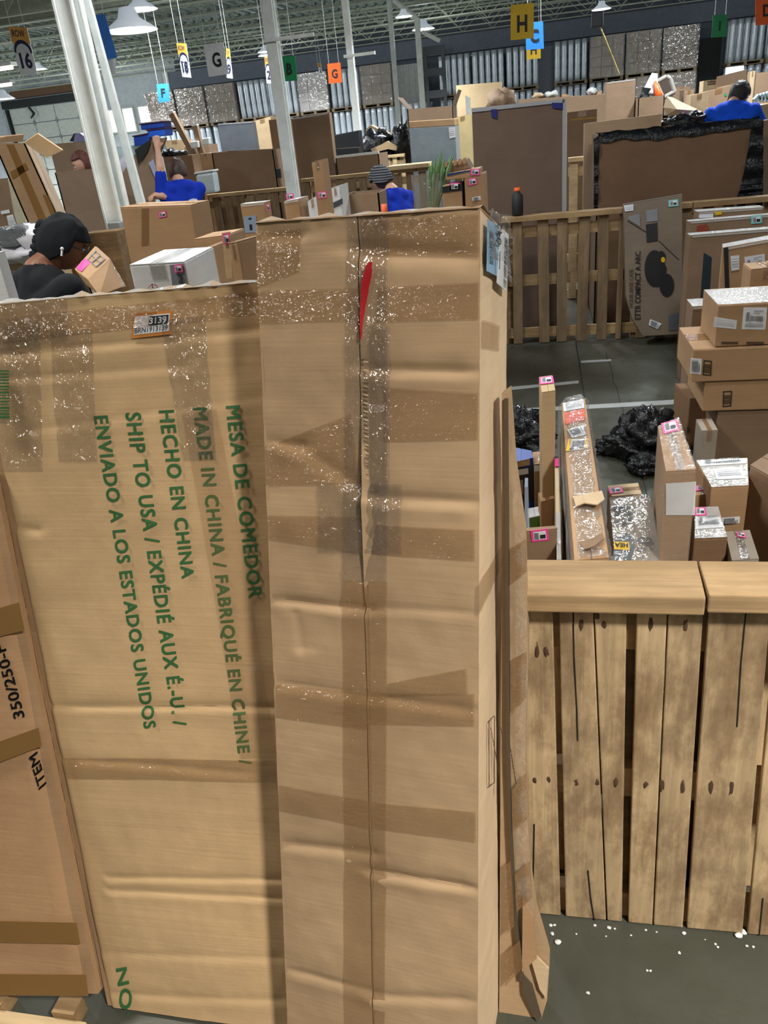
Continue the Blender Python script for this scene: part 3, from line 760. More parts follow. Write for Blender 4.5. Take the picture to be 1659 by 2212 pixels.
def part_disp(u0, u1, ub0, ub1, side):
    def f(u, v):
        a = u0 + (ub0 - u0) * v; b = u1 + (ub1 - u1) * v; U = a + (b - a) * u
        s = tdisp(U, v); d = (1 - u) if side < 0 else u
        g = math.exp(-((v - .285) / .085) ** 2)        # the seam gapes under the red stain
        return s + (.010 * g * math.exp(-d * 9) if side > 0 else -.006 * g * math.exp(-d * 9))
    return f
grid_panel(tall, 'front_flap', sub(tq, 0, us0 - gap, 0, ub - gap), 56, 400, part_disp(0, us0, 0, ub, -1), K1, .004, tn)
g0 = us0 + gap
grid_panel(tall, 'front_flap', sub(tq, g0, 1, ub + gap, 1), 60, 400, part_disp(g0, 1, ub, 1, 1), K1, .004, tn)
mb = MB(); inn = [p - tn * .012 for p in tq]
mb.slab(sub(inn, us0 - .03, us0 + .03, ub - .03, ub + .03), -tn, .004, KIN); mb.build('seam_core', tall)
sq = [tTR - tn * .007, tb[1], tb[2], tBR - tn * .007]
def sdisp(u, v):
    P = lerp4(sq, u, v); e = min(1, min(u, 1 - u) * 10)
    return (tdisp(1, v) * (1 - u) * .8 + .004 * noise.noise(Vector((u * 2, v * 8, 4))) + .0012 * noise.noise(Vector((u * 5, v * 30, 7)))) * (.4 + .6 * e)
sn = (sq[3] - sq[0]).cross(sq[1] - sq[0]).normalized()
grid_panel(tall, 'side_panel', sq, 16, 150, sdisp, card('kraft_lit_side', (.76, .58, .39, 1)), .004, sn)  # side board paler than the front, its lamplight put into the colour
lq = [tb[0], tTL, tBL, tb[3]]; ln_ = -sn
grid_panel(tall, 'side_panel', lq, 6, 60, lambda u, v: .003 * noise.noise(Vector((u * 3, v * 9, 2))), K1, .004, -((lq[3] - lq[0]).cross(lq[1] - lq[0]).normalized()) * -1)
mb = MB(); mb.slab([tb[0], tb[1], tb[2], tb[3]], tn, .004, K2); mb.build('back_panel', tall)
mb = MB(); mb.slab([tTL, tTR, tb[1], tb[0]], Vector((0, .29, .95)), .003, K2); mb.build('top_flap', tall)
mb = MB(); mb.slab([tBL, tBR, tb[2], tb[3]], (tTL - tBL).normalized(), .004, K2); mb.build('bottom_flap', tall)
# tape bands following the dents of the front
def tpatch(name, pts, mat, parent=tall, nu=20, nv=14, lift=.0012, dispf=tdisp, uvf=tuv, Q=None, n=None, wr=.0008, thick=.0006):
    Q = Q or tq; n = n or tn
    c = [Vector((*uvf(x, y), 0)) for x, y in pts]; mb = MB(); vs = []
    for j in range(nv + 1):
        for i in range(nu + 1):
            p = c[0].lerp(c[1], i / nu).lerp(c[3].lerp(c[2], i / nu), j / nv)
            vs.append(lerp4(Q, p.x, p.y) + n * (dispf(p.x, p.y) + lift + wr * noise.noise(Vector((p.x * 26, p.y * 60, len(parent.children))))))
    fs = [(j * (nu + 1) + i, (j + 1) * (nu + 1) + i, (j + 1) * (nu + 1) + i + 1, j * (nu + 1) + i + 1) for j in range(nv) for i in range(nu)]
    mb.add(vs, fs, mat, True); return mb.build(name, parent)
for pts, m, lf in [
    ([(556, 628), (778, 618), (778, 688), (557, 700)], TAPE, .002), ([(815, 615), (1036, 600), (1036, 680), (815, 690)], TAPE, .002),
    ([(555, 500), (650, 492), (650, 585), (555, 625)], TAPE, .0016), ([(780, 470), (1036, 452), (1036, 545), (780, 545)], TAPE, .0022),
    ([(572, 965), (760, 890), (780, 1040), (575, 1050)], TAPE, .0022), ([(830, 830), (1034, 840), (1034, 940), (830, 950)], TAPE, .002),
    ([(580, 1112), (785, 1112), (785, 1190), (582, 1165)], TAPE, .0025), ([(790, 1128), (1027, 1135), (1027, 1202), (790, 1192)], TAPE, .0025),
    ([(597, 1478), (797, 1494), (797, 1572), (598, 1548)], TAPE, .0025), ([(800, 1492), (1026, 1490), (1026, 1560), (800, 1560)], TAPE, .0025),
    ([(604, 1694), (800, 1726), (800, 1785), (604, 1750)], TAPE, .0025), ([(805, 1728), (1029, 1745), (1029, 1812), (805, 1784)], TAPE, .0025),
    ([(742, 1250), (798, 1250), (812, 2212), (745, 2212)], TAPE, .0018), ([(795, 1250), (838, 1250), (832, 2212), (810, 2212)], TAPE, .0018),
    ([(840, 1470), (1010, 1435), (1012, 1490), (835, 1500)], TAPE, .0032)]:
    tpatch('tape', pts, m, lift=lf + .001)
tpatch('clear_tape', [(752, 466), (838, 462), (838, 1250), (742, 1250)], CTAPE, nu=16, nv=120, lift=.005, wr=.004)
tpatch('clear_tape', [(800, 700), (845, 700), (845, 1060), (800, 1060)], CTAPE, nu=10, nv=60, lift=.0075, wr=.004)
tpatch('clear_tape', [(690, 1040), (870, 1040), (870, 1190), (690, 1190)], CTAPE, nu=26, nv=26, lift=.006, wr=.004)
RED = plain('red_paint', srgb(176, 22, 30), .35)
mb = MB(); path = [(803, 562, 3), (801, 572, 7), (797, 590, 9), (792, 612, 9), (789, 640, 7), (786, 668, 5), (784, 700, 3.2), (783, 735, 1)]; vs = []
for (xa, ya, wa_), (xb, yb, wb) in zip(path, path[1:]):
    for s_ in range(6):
        f = s_ / 6; x, y, hw = xa + (xb - xa) * f, ya + (yb - ya) * f, wa_ + (wb - wa_) * f
        for sd in (-1, 0, 1):
            u, v = tuv(x + sd * hw * (1 + .45 * noise.noise(Vector((y * .09, sd * 3, 1)))), y); vs.append(lerp4(tq, u, v) + tn * (max(tdisp(u, v), tdisp(us0, v) if sd < 1 else -1) + .009))
mb.add(vs, [(3 * i + k, 3 * i + k + 3, 3 * i + k + 4, 3 * i + k + 1) for i in range(len(vs) // 3 - 1) for k in (0, 1)], RED, True); mb.build('red_stain', tall)
# corrugated edge showing in the open seam
mb = MB()
for i in range(30):
    y = 770 + i * 9; P = onp(787 + i * .12, y, TP) + tn * .004; Q2 = onp(797 + i * .05, y + 2, TP) + tn * .004
    mb.slab([P, Q2, Q2 + ey.normalized() * .0022, P + ey.normalized() * .0022], tn, .001, K6 if i % 2 else K3)
mb.build('corrugated_edge', tall)
# top right pouch and shipping label on the side
spl = (tTR, sn)
LBL = plain('pale_blue_label', srgb(150, 196, 232), .35)
def sidequad(pts, lift=.006): return [onp(x, y, spl) + sn * lift for x, y in pts]
q = sidequad([(1042, 474), (1067, 490), (1064, 598), (1040, 586)]); decal(tall, 'address_label', q, [(0, 0, 1, 1, LBL)] + bars(.12, .2, .45, .75, 16, GINK, False) + [(.6, .55, .66, .9, GINK)], lift=.004, label='pale blue address label with barcode')
q = sidequad([(1058, 480), (1069, 484), (1067, 532), (1056, 528)]); text(tall, '042', [q[3], q[0], q[1], q[2]], INK, lift=.008, bold=.01)
q = sidequad([(1068, 492), (1086, 508), (1081, 630), (1060, 612)]); decal(tall, 'curled_label', q, [(0, 0, 1, 1, PAPER)] + bars(.5, .1, .85, .9, 22, GINK, False), lift=.006)
mb = MB(); vs = []; cq = sidequad([(1036, 458), (1084, 470), (1092, 570), (1038, 560)], .004)
for j in range(19):
    for i in range(13): vs.append(lerp4(cq, i / 12, j / 18) + sn * (.010 + .016 * noise.noise(Vector((i * .45, j * .4, 3)))) + Vector((0, 0, .012 * math.exp(-j * .5) * abs(noise.noise(Vector((i * .5, 0, 8)))) * 3)))
mb.add(vs, [(13 * j + i, 13 * j + i + 1, 13 * j + i + 14, 13 * j + i + 13) for j in range(18) for i in range(12)], WRAP, True); mb.build('plastic_pouch', tall)
q = sidequad([(1048, 1560), (1060, 1545), (1060, 1690), (1048, 1700)], .0); decal(tall, 'printed_panel', q, [(0, 0, 1, .006, BINK), (0, .994, 1, 1, BINK), (0, 0, .05, 1, BINK), (.95, 0, 1, 1, BINK)] + bars(.2, .1, .28, .8, 30, BINK, False) + bars(.4, .1, .48, .6, 24, BINK, False) + bars(.62, .3, .76, .95, 26, BINK, False), lift=.007)
tpatch('tape', [(1034, 640), (1075, 640), (1075, 690), (1034, 690)], TAPE, uvf=lambda x, y: ((x - 1034) / 62, (y - 450) / 1900), Q=sq, n=sn, dispf=sdisp, lift=.003)
tpatch('tape', [(1030, 1130), (1085, 1100), (1085, 1150), (1030, 1190)], TAPE, uvf=lambda x, y: ((x - 1034) / 62, (y - 450) / 1900), Q=sq, n=sn, dispf=sdisp, lift=.003)
# crushed strip of tape along the top
mb = MB()
for i in range(22):
    a, b_ = tTL.lerp(tTR, i / 22), tTL.lerp(tTR, (i + 1.02) / 22); h = Vector((0, .28, .95))
    k = .012 + .010 * noise.noise(Vector((i * .5, 0, 0))); k2 = .012 + .010 * noise.noise(Vector(((i + 1) * .5, 0, 0)))
    mb.add([a + tn * .004, b_ + tn * .004, b_ + h * k2 - tn * .03, a + h * k - tn * .03, b_ - tn * .12, a - tn * .12], [(0, 1, 2, 3), (3, 2, 4, 5)], FOIL if i in (5, 8, 9, 10, 15) else card('kraft_crushed', (.36, .27, .185, 1)), True)
mb.build('crushed_top_edge', tall)

# ---------------- dining table carton leaning behind it at the left
DP = lean_plane(1.0, 19, 0)
def dpt(x, z): return Vector((x, 1.0 + math.tan(R(19)) * z, z))
dq = [dpt(-1.327, 1.640), dpt(-.50, 1.650), dpt(-.57, .012), dpt(-1.104, .012)]
dn = DP[1]
dex, dey = dq[1] - dq[0], dq[3] - dq[0]
def duv(px, py):
    P = onp(px, py, DP); v = (1.640 - P.z) / 1.628; L = dq[0].lerp(dq[3], v); Rr = dq[1].lerp(dq[2], v)
    return ((P - L).dot(Rr - L) / (Rr - L).length_squared, v)
dcr = seg_creases([(0, 772, 555, 724, .005, .006), (0, 825, 400, 800, .003, .006), (60, 935, 560, 870, .002, .006), (100, 1528, 600, 1535, .007, .005), (130, 1640, 520, 1675, .004, .006), (240, 1898, 600, 1905, .006, .004), (240, 1925, 600, 1945, .006, .004), (230, 2060, 600, 2075, .003, .006), (250, 2150, 600, 2165, .004, .006), (0, 1140, 80, 1150, .006, .006)], duv, dex.length / dey.length)
def ddisp(u, v):
    f = -max(0, .085 - u) ** 1.3 * 1.3 if v > .25 else -max(0, .085 - u) ** 1.3 * 1.3 * (v / .25)
    return .5 * dcr(u, v) + f + .005 * noise.noise(Vector((u * 3, v * 5, 9))) + .0012 * noise.noise(Vector((u * 18, v * 24, 2)))
table = thing('table_carton', 'large flat brown carton with green dining table lettering, leaning at the left', 'box', Vector((-.72, 1.0, 0)))
grid_panel(table, 'front_panel', dq, 110, 300, ddisp, card('kraft_table', (.62, .425, .23, 1)), .004, dn)
DT = .13
db = [p - dn * DT for p in dq]
mb = MB()
inn = [p - dn * .006 for p in dq]
mb.hexa([lerp4(inn, .05, .0), lerp4(inn, 1, 0), lerp4(inn, 1, 1), lerp4(inn, .05, 1), db[0], db[1], db[2], db[3]], K2); bod = mb.build('body', table)
mb = MB()
for i in range(40):
    u0, u1 = i / 40, (i + 1.02) / 40; a, b_ = lerp4(dq, u0, 0), lerp4(dq, u1, 0); h = Vector((0, .3, .95))
    k, k2 = .010 + .012 * noise.noise(Vector((i * .6, 5, 0))), .010 + .012 * noise.noise(Vector(((i + 1) * .6, 5, 0)))
    m = FOIL if i % 5 in (0, 2) or i < 16 else card('kraft_crushed', (.3, .2, .12, 1))
    mb.add([a + dn * .006, b_ + dn * .006, b_ + h * k2 - dn * .02, a + h * k - dn * .02, b_ - dn * DT, a - dn * DT], [(0, 1, 2, 3), (3, 2, 4, 5)], m, True)
mb.build('taped_top_edge', table)
def duvw(P):
    v = (1.640 - P.z) / 1.628; L = dq[0].lerp(dq[3], v); Rr = dq[1].lerp(dq[2], v)
    return ((P - L).dot(Rr - L) / (Rr - L).length_squared, v)
def dtext(s, rt, lt, rb, lb): text(table, s, [onp(*rt, DP), onp(*rb, DP), onp(*lb, DP), onp(*lt, DP)], GREEN, lift=.0028, bold=0, fat=.045, space=1.12, surf=lambda P: ddisp(*duvw(P)))
dtext('ENVIADO A LOS ESTADOS UNIDOS', (235, 897), (204, 899), (338, 1571), (312, 1575))
dtext('SHIP TO USA / EXP\u00c9DI\u00c9 AUX \u00c9.-U. /', (314, 890), (272, 892), (411, 1565), (375, 1569))
dtext('HECHO EN CHINA', (377, 885), (344, 887), (422, 1247), (394, 1250))
dtext('MADE IN CHINA / FABRIQU\u00c9 EN CHINE /', (455, 879), (412, 881), (552, 1648), (514, 1652))
dtext('MESA DE COMEDOR', (519, 875), (488, 877), (568, 1290), (538, 1293))
dtext('NO:', (276, 2085), (252, 2090), (290, 2190), (262, 2200))
q = [onp(x, y, DP) for x, y in ((290, 678), (374, 671), (371, 722), (287, 732))]
lotl = decal(table, 'lot_label', q, [(0, 0, 1, 1, ORNG), (.05, .12, .95, .86, PAPER), (.42, .17, .92, .55, INK)], lift=.003 + max(0, ddisp(*duv(330, 700))), label='small white lot label with orange border')
def sub_t(u0, v0, u1, v1): return [lerp4(q, u0, v0), lerp4(q, u1, v0), lerp4(q, u1, v1), lerp4(q, u0, v1)]
text(lotl, '3139', sub_t(.45, .23, .89, .50), PAPER, lift=.007 + max(0, ddisp(*duv(330, 700))), fat=.04)
text(lotl, 'BRN1913139', sub_t(.09, .60, .93, .82), INK, lift=.007 + max(0, ddisp(*duv(330, 700))), bold=.01)
kw = dict(parent=table, dispf=ddisp, uvf=duv, Q=dq, n=dn)
for pts, m in [([(0, 690), (560, 640), (560, 690), (0, 745)], TAPE), ([(110, 720), (205, 715), (215, 1000), (130, 1000)], CTAPE), ([(0, 700), (90, 690), (95, 1020), (0, 1020)], CTAPE), ([(350, 700), (445, 690), (470, 1000), (400, 1000)], CTAPE),
               ([(395, 900), (470, 890), (600, 1640), (520, 1640)], TAPEL), ([(140, 1635), (600, 1645), (600, 1692), (150, 1680)], TAPE), ([(0, 660), (150, 650), (150, 740), (0, 760)], CTAPE)]:
    tpatch('clear_tape' if m is CTAPE else 'tape', pts, m, lift=.006 if m is CTAPE else .004, nu=24, nv=40, wr=.004 if m is CTAPE else .0012, **kw)
q = [onp(x, y, DP) for x, y in ((-4, 800), (22, 800), (30, 905), (-4, 905))]
decal(table, 'barcode_print', q, bars(0, 0, 1, 1, 16, GREEN, False), lift=.006)

# ---------------- carton at the lower left edge and the board below it
IP = lean_plane(.945, 20, 0)
iq = [onp(-330, 1120, IP), onp(-22, 1010, IP), onp(208, 2152, IP), onp(-240, 2140, IP)]
item = thing('item_carton', 'brown carton cut by the left edge with black ITEM lettering', 'box', ((iq[2] + iq[3]) / 2).xy.to_3d())
grid_panel(item, 'front_panel', iq, 24, 60, lambda u, v: (-max(0, u - .93) * .35) + .004 * noise.noise(Vector((u * 3, v * 6, 3))), card('kraft_item', (.50, .30, .16, 1)), .004, IP[1])
mb = MB(); mb.hexa([p - IP[1] * .008 for p in iq] + [p - IP[1] * .03 for p in iq], K2); mb.build('body', item)
def itext(s, st, sb, et, eb): text(item, s, [onp(*st, IP), onp(*et, IP), onp(*eb, IP), onp(*sb, IP)], INK, lift=.006, fat=.03)
itext('350/250-F', (34, 1552), (58, 1546), (-8, 1396), (14, 1388))
itext('ITEM', (88, 1704), (104, 1690), (66, 1634), (84, 1620))
for pts in ([(-60, 1622), (86, 1570), (93, 1610), (-60, 1668)], [(-60, 1985), (168, 1990), (176, 2036), (-60, 2032)], [(-60, 2100), (188, 2102), (194, 2148), (-60, 2146)], [(-60, 1330), (44, 1300), (56, 1360), (-60, 1390)]):
    q = [onp(x, y, IP) for x, y in pts]; decal(item, 'brown_tape', q, [(0, 0, 1, 1, TAPEB)], lift=.006)
t = thing('timber_skid', 'flat pine skid board on the floor at the lower left corner', 'board', (-1.3, .93, 0))
a, b_ = atz(-60, 2188, .03), atz(196, 2190, .03)
mb = MB(); mb.box((a.x, .87, 0), (b_.x, .955, .03), PP); mb.build('board', t, bevel=.004)
for x in (-1.36, -1.16):
    mb = MB(); mb.box((x - .03, .955, 0), (x + .03, 1.0, .05), PR); mb.build('block', t)

# ---------------- torn carton behind the tall one on the right
RP = lean_plane(1.115, 12, 2)
t = poly_thing('torn_carton', 'torn taped carton with a frayed corrugated edge right of the tall carton', 'box',
    [(1084, 850), (1101, 838), (1112, 1000), (1134, 1150), (1141, 1400), (1134, 1620), (1146, 1900), (1158, 1985), (1187, 2085), (1182, 2160), (1168, 2206), (1078, 2206), (1082, 1500), (1084, 1100)], 0, .05, K1, pl=RP)
torn = t; TQ = lambda pts, l=.0: [onp(x, y, RP) + RP[1] * l for x, y in pts]
mb = MB()
for a, b_ in zip([(1094, 860), (1096, 1100), (1098, 1400), (1098, 1620), (1104, 1800), (1112, 1960)], [(1096, 1100), (1098, 1400), (1098, 1620), (1104, 1800), (1112, 1960), (1128, 2110)]):
    mb.slab(TQ([(a[0] - 4, a[1]), (a[0] + 4, a[1]), (b_[0] + 4, b_[1]), (b_[0] - 4, b_[1])]), RP[1], .012, KIN)
mb.build('frayed_edge', t)
mb = MB(); rr = random.Random(3)
pts = [(1100, 900), (1112, 1010), (1134, 1160), (1140, 1400), (1136, 1640), (1142, 1850), (1150, 1960)]
for (xa, ya), (xb, yb) in zip(pts, pts[1:]):
    for s in range(6):
        f0, f1 = s / 6, (s + 1) / 6; x0, y0, x1, y1 = xa + (xb - xa) * f0, ya + (yb - ya) * f0, xa + (xb - xa) * f1, ya + (yb - ya) * f1
        l0, l1 = .012 + .006 * math.sin(y0 * .07), .012 + .006 * math.sin(y1 * .07)
        mb.add([onp(1099 + .4 * (x0 - 1099), y0, RP) + RP[1] * l0, onp(x0 + 1, y0, RP) + RP[1] * (l0 + .004), onp(x1 + 1, y1, RP) + RP[1] * (l1 + .004), onp(1099 + .4 * (x1 - 1099), y1, RP) + RP[1] * l1], [(0, 1, 2, 3)], WRAP, True)
mb.build('stretch_wrap', t)
mb = MB(); mb.prism(TQ([(1140, 2040), (1186, 2086), (1180, 2150), (1166, 2130)], .004), RP[1] * .006, K6); mb.build('torn_flap', t); mb = MB(); mb.prism(TQ([(1130, 1930), (1152, 1975), (1160, 2060), (1128, 2090)], .004), RP[1] * .010, K2); mb.build('torn_flap', t); mb = MB()
mb.prism(TQ([(1128, 2095), (1150, 2120), (1170, 2190), (1160, 2200), (1130, 2140)], .006), RP[1] * .004, KIN); mb.build('torn_flap', t)

for pts in ([(1102, 1180), (1138, 1160), (1139, 1230), (1102, 1260)], [(1104, 1420), (1139, 1400), (1137, 1500), (1104, 1540)], [(1106, 1700), (1138, 1660), (1140, 1760), (1108, 1790)], [(1112, 1880), (1146, 1850), (1150, 1930), (1116, 1960)], [(1092, 1860), (1104, 1850), (1112, 1990), (1092, 2010)], [(1092, 2050), (1124, 2020), (1130, 2080), (1092, 2120)]):
    decal(torn, 'tape', TQ(pts, .013), [(0, 0, 1, 1, TAPE)], lift=.002)
# ---------------- near pallet fence
FY = 1.385
def slat(parent, tl, tr, br, bl, Y, tk, mat, name='slat', bev=.003, wob=.0):
    q = [at(*tl, Y), at(*tr, Y), at(*br, Y), at(*bl, Y)]
    for k in (2, 3): q[k].z = max(q[k].z, .004)
    mb = MB(); mb.hexa(q + [p + Vector((0, tk, 0)) for p in q], mat); return mb.build(name, parent, bevel=bev)
fen = thing('pallet_fence', 'near weathered pallet fence with a pine top board at the lower right', 'fence', (.3, FY, 0))
for s in (((1128, 1314), (1194, 1314), (1211, 1984), (1146, 1982)), ((1208, 1314), (1281, 1314), (1309, 1992), (1222, 1986)), ((1284, 1314), (1354, 1314), (1343, 1996), (1312, 1992)),
          ((1377, 1314), (1442, 1314), (1409, 2001), (1357, 1998)), ((1445, 1314), (1520, 1314), (1475, 2006), (1412, 2002)), ((1532, 1312), (1666, 1310), (1604, 2016), (1484, 2008)), ((1682, 1310), (1790, 1306), (1720, 2026), (1615, 2018))):
    slat(fen, *s, FY, .017, PW)
for z0, z1, m in ((.86, .985, PR), (.43, .52, PR), (.0, .09, PR)):
    mb = MB(); mb.box((.005, FY + .02, z0 + .002), (.95, FY + .055, z1), m); mb.build('rail', fen)
for x in (.055, .185, .40):
    mb = MB(); mb.box((x, FY + .057, .02), (x + .06, FY + .14, .98), PR); mb.build('stringer', fen)
for i, (p0, p1) in enumerate(((1128, 1526), (1531, 1900))):
    a0, a1 = at(p0, 1290, FY - .035), at(p1, 1286, FY - .035)
    zt, zb_ = a0.z, at(1300, 1313, FY - .035).z
    y1 = atz(1300, 1214, zt).y
    b0 = atz(1112 if i == 0 else 1508, 1214, zt)
    b1x = atz(1505 if i == 0 else 1880, 1213, zt).x
    mb = MB(); zt = .5 * (a0.z + a1.z)
    pts = [Vector((a0.x, FY - .035, zt)), Vector((a1.x, FY - .035, zt)), Vector((b1x, y1, zt)), Vector((b0.x, y1, zt))]
    mb.hexa([pts[0], pts[1], pts[1] - Vector((0, 0, .042)), pts[0] - Vector((0, 0, .042)), pts[3], pts[2], pts[2] - Vector((0, 0, .042)), pts[3] - Vector((0, 0, .042))], PB)
    mb.build('top_board', fen, bevel=.004)
for i, x in enumerate((.01, .15, .29, .43, .57, .71, .85)):
    mb = MB(); mb.box((x, FY + .142, .004), (x + .128, FY + .158, .985), PW); mb.build('rear_slat', fen, bevel=.003)
# cracks running through the slats
mb = MB()
for pts in ([(1238, 1316), (1240, 1420), (1246, 1530), (1248, 1600)], [(1612, 1312), (1600, 1440), (1592, 1570)], [(1270, 1880), (1276, 1940), (1284, 1990)], [(1648, 1940), (1640, 2020)], [(1154, 1780), (1152, 1900), (1154, 1980)]):
    mb = MB()
    for (xa, ya), (xb, yb) in zip(pts, pts[1:]):
        mb.slab([at(xa - 1.6, ya, FY), at(xa + 1.6, ya, FY), at(xb + 1.3, yb, FY), at(xb - 1.3, yb, FY)], Vector((0, -1, 0)), .0012, JOINT)
    mb.build('crack', fen)
pass
mb = MB()
for x, y in ((1255, 1349), (1290, 1330), (1305, 1350), (1405, 1350), (1480, 1352), (1160, 1405), (1180, 1408), (1245, 1690), (1290, 1690), (1330, 1690), (1395, 1695), (1430, 1697), (1475, 1700), (1535, 1700), (1580, 1702), (1185, 1685), (1155, 1685)):
    a = at(x, y, FY); mb.blob((a.x, FY + .0005, a.z), (.006, .0014, .011 + .006 * ((x * 7) % 3)), BINK, 8, .5, x)
mb.build('nail_stain', fen)['kind'] = 'stuff'
# foam crumbs on the floor
rr = random.Random(11); CR = plain('white_foam', srgb(238, 240, 240), .6)
for i, (x, y, s) in enumerate([(1205, 2037, .012), (1193, 2018, .008), (1190, 2000, .007), (1198, 1999, .006), (1285, 2000, .007), (1315, 2005, .008), (1328, 2007, .005), (1245, 2018, .004), (1309, 2023, .004), (1363, 2021, .005), (1395, 2010, .005), (1418, 2014, .004), (1477, 2017, .008), (1467, 2059, .006), (1398, 2097, .005), (1405, 2098, .005), (1270, 2146, .007), (1605, 2015, .013), (1595, 2022, .013), (1545, 2040, .005), (1550, 2046, .005), (1613, 2044, .006), (1627, 2046, .006), (1523, 2030, .003), (1171, 2010, .005), (1172, 2034, .004)]):
    p = atz(x, y); mb = MB(); mb.blob(p + Vector((0, 0, s * .32)), (s * .7, s * .6, s * .34), CR, 8, .5, i)
    o = mb.build('foam_crumb'); props(o, 'small white foam crumb on the concrete below the near pallet fence', 'foam crumb', 'foam crumbs on the floor')

# ================================================================== BIN BEHIND THE NEAR FENCE
def top_box(name, label, top, z, zb, mat, cat='box', group=None, tape='c', bevel=.006, stick=(), wrap=False, fstick=()):
    """carton from the pixel corners of its top face at height z: nearL, nearR, farR, farL"""
    P = [atz(x, y, z) for x, y in top]; nl, nr, fr, fl = P
    q = [nl, nr, Vector((nr.x, nr.y, zb)), Vector((nl.x, nl.y, zb))]; b = [fl, fr, Vector((fr.x, fr.y, zb)), Vector((fl.x, fl.y, zb))]
    t = thing(name, label, cat, (q[2] + q[3] + b[2] + b[3]) / 4, group)
    mb = MB(); mb.hexa(q + b, mat); mb.build('body', t, bevel=bevel)
    U = Vector((0, 0, 1))
    along = (nr - nl).length >= (fl - nl).length
    for k in (0, 1):
        s0, s1 = .5 * k + .012, .5 * k + .488
        f = [nl.lerp(fl, s0), nr.lerp(fr, s0), nr.lerp(fr, s1), nl.lerp(fl, s1)] if along else [nl.lerp(nr, s0), nl.lerp(nr, s1), fl.lerp(fr, s1), fl.lerp(fr, s0)]
        mb = MB(); mb.slab(f, U, .003, mat); mb.build('top_flap', t)
    if tape:
        tm = {'c': TAPE, 'f': FOIL, 'w': CTAPE}[tape]; lo, hi = (.34, .66) if tape != 'f' else (.02, .98)
        f = [nl.lerp(fl, lo), nr.lerp(fr, lo), nr.lerp(fr, hi), nl.lerp(fl, hi)] if along else [nl.lerp(nr, lo), nl.lerp(nr, hi), fl.lerp(fr, hi), fl.lerp(fr, lo)]
        mb = MB(); mb.slab([p + U * .0035 for p in f], U, .001, tm); mb.build('tape', t)
    for pts, rects in stick: decal(t, 'label_sticker', [atz(x, y, z + .004) for x, y in pts], rects, lift=.003)
    n = qnorm(q)
    for pts, rects in fstick: decal(t, 'label_sticker', [onp(x, y, (q[0], n)) for x, y in pts], rects, lift=.003)
    if wrap:
        c = sum(q + b, Vector()) / 8; mb = MB(); mb.hexa([p + (p - c).normalized() * .01 for p in q + b], WRAP); mb.build('stretch_wrap', t)
    t_pl[t.name] = ((q[0], n), q, b); return t

# long plastic-wrapped box running away from the fence
t = top_box('long_wrapped_box', 'long damaged box in loose clear plastic behind the near fence', [(1240, 1212), (1316, 1206), (1264, 862), (1213, 872)], .74, 0, K2, tape=None,
    stick=[([(1220, 893), (1262, 884), (1263, 908), (1222, 918)], [(0, 0, 1, 1, plain('safety_orange', srgb(240, 84, 40), .5))]),
           ([(1216, 872), (1260, 864), (1262, 882), (1218, 890)], S_white()), ([(1225, 930), (1258, 920), (1266, 940), (1236, 947)], S_bar()),
           ([(1223, 975), (1266, 948), (1270, 968), (1224, 975)], [(0, 0, 1, 1, PAPER)]),
           ([(1228, 950), (1271, 949), (1268, 970), (1222, 976)], [(0, 0, 1, 1, PAPER), (0, 0, .16, 1, SYL), (.86, 0, 1, 1, SYL)] + bars(.25, .2, .8, .85, 5, GINK, False))])
pl, q, b = t_pl[t.name]
mb = MB(); nU, nV = 10, 60; vs = []
for j in range(nV + 1):
    for i in range(nU + 1):
        f = i / nU * 3; L = q[0].lerp(b[0], j / nV * 1.03); Rr = q[1].lerp(b[1], j / nV * 1.03); dz = Vector((0, 0, -.3))
        p = L + dz * (1 - f) + Vector((-.012, 0, .006)) if f < 1 else (L.lerp(Rr, f - 1) + Vector((0, 0, .012)) if f < 2 else Rr + dz * (f - 2) + Vector((.014, 0, .006)))
        vs.append(p + Vector((1, .3, 1)) * .010 * noise.noise(Vector((i * .9, j * .55, 0))))
mb.add(vs, [(j * (nU + 1) + i, j * (nU + 1) + i + 1, (j + 1) * (nU + 1) + i + 1, (j + 1) * (nU + 1) + i) for j in range(nV) for i in range(nU)], WRAPL, True); mb.build('loose_plastic', t)
mb = MB(); p0 = [atz(x, y, .75 + h) for x, y, h in ((1238, 1074, .0), (1262, 1070, .012), (1300, 1062, .004), (1306, 1080, .0), (1290, 1092, .012), (1262, 1088, .018), (1244, 1096, .004))]; mb.prism(p0, Vector((0, 0, .004)), K6); mb.build('torn_flap', t)
mb = MB(); mb.prism([atz(x, y, .75 + h) for x, y, h in ((1250, 1172, .0), (1280, 1164, .01), (1302, 1152, .002), (1304, 1166, .0), (1282, 1182, .012), (1262, 1188, .006))], Vector((0, 0, .003)), K3); mb.build('torn_flap', t)
# narrow tan carton standing behind
t = top_box('narrow_carton', 'narrow tan carton standing tall with a pink label on top', [(1170, 849), (1200, 844), (1193, 812), (1164, 816)], .95, 0, K4, tape=None, stick=[([(1165, 817), (1194, 813), (1197, 828), (1166, 832)], S_pink())])
# carton with a white band
t = top_box('banded_carton', 'tall taped carton with a white paper band and pink label on top', [(1438, 1020), (1503, 1016), (1466, 906), (1421, 926)], .86, 0, K2, tape='w', stick=[([(1428, 916), (1462, 907), (1468, 930), (1433, 939)], S_pink())],
    fstick=[([(1438, 1044), (1503, 1040), (1500, 1112), (1438, 1112)], [(0, 0, 1, 1, PAPER)])], wrap=True)
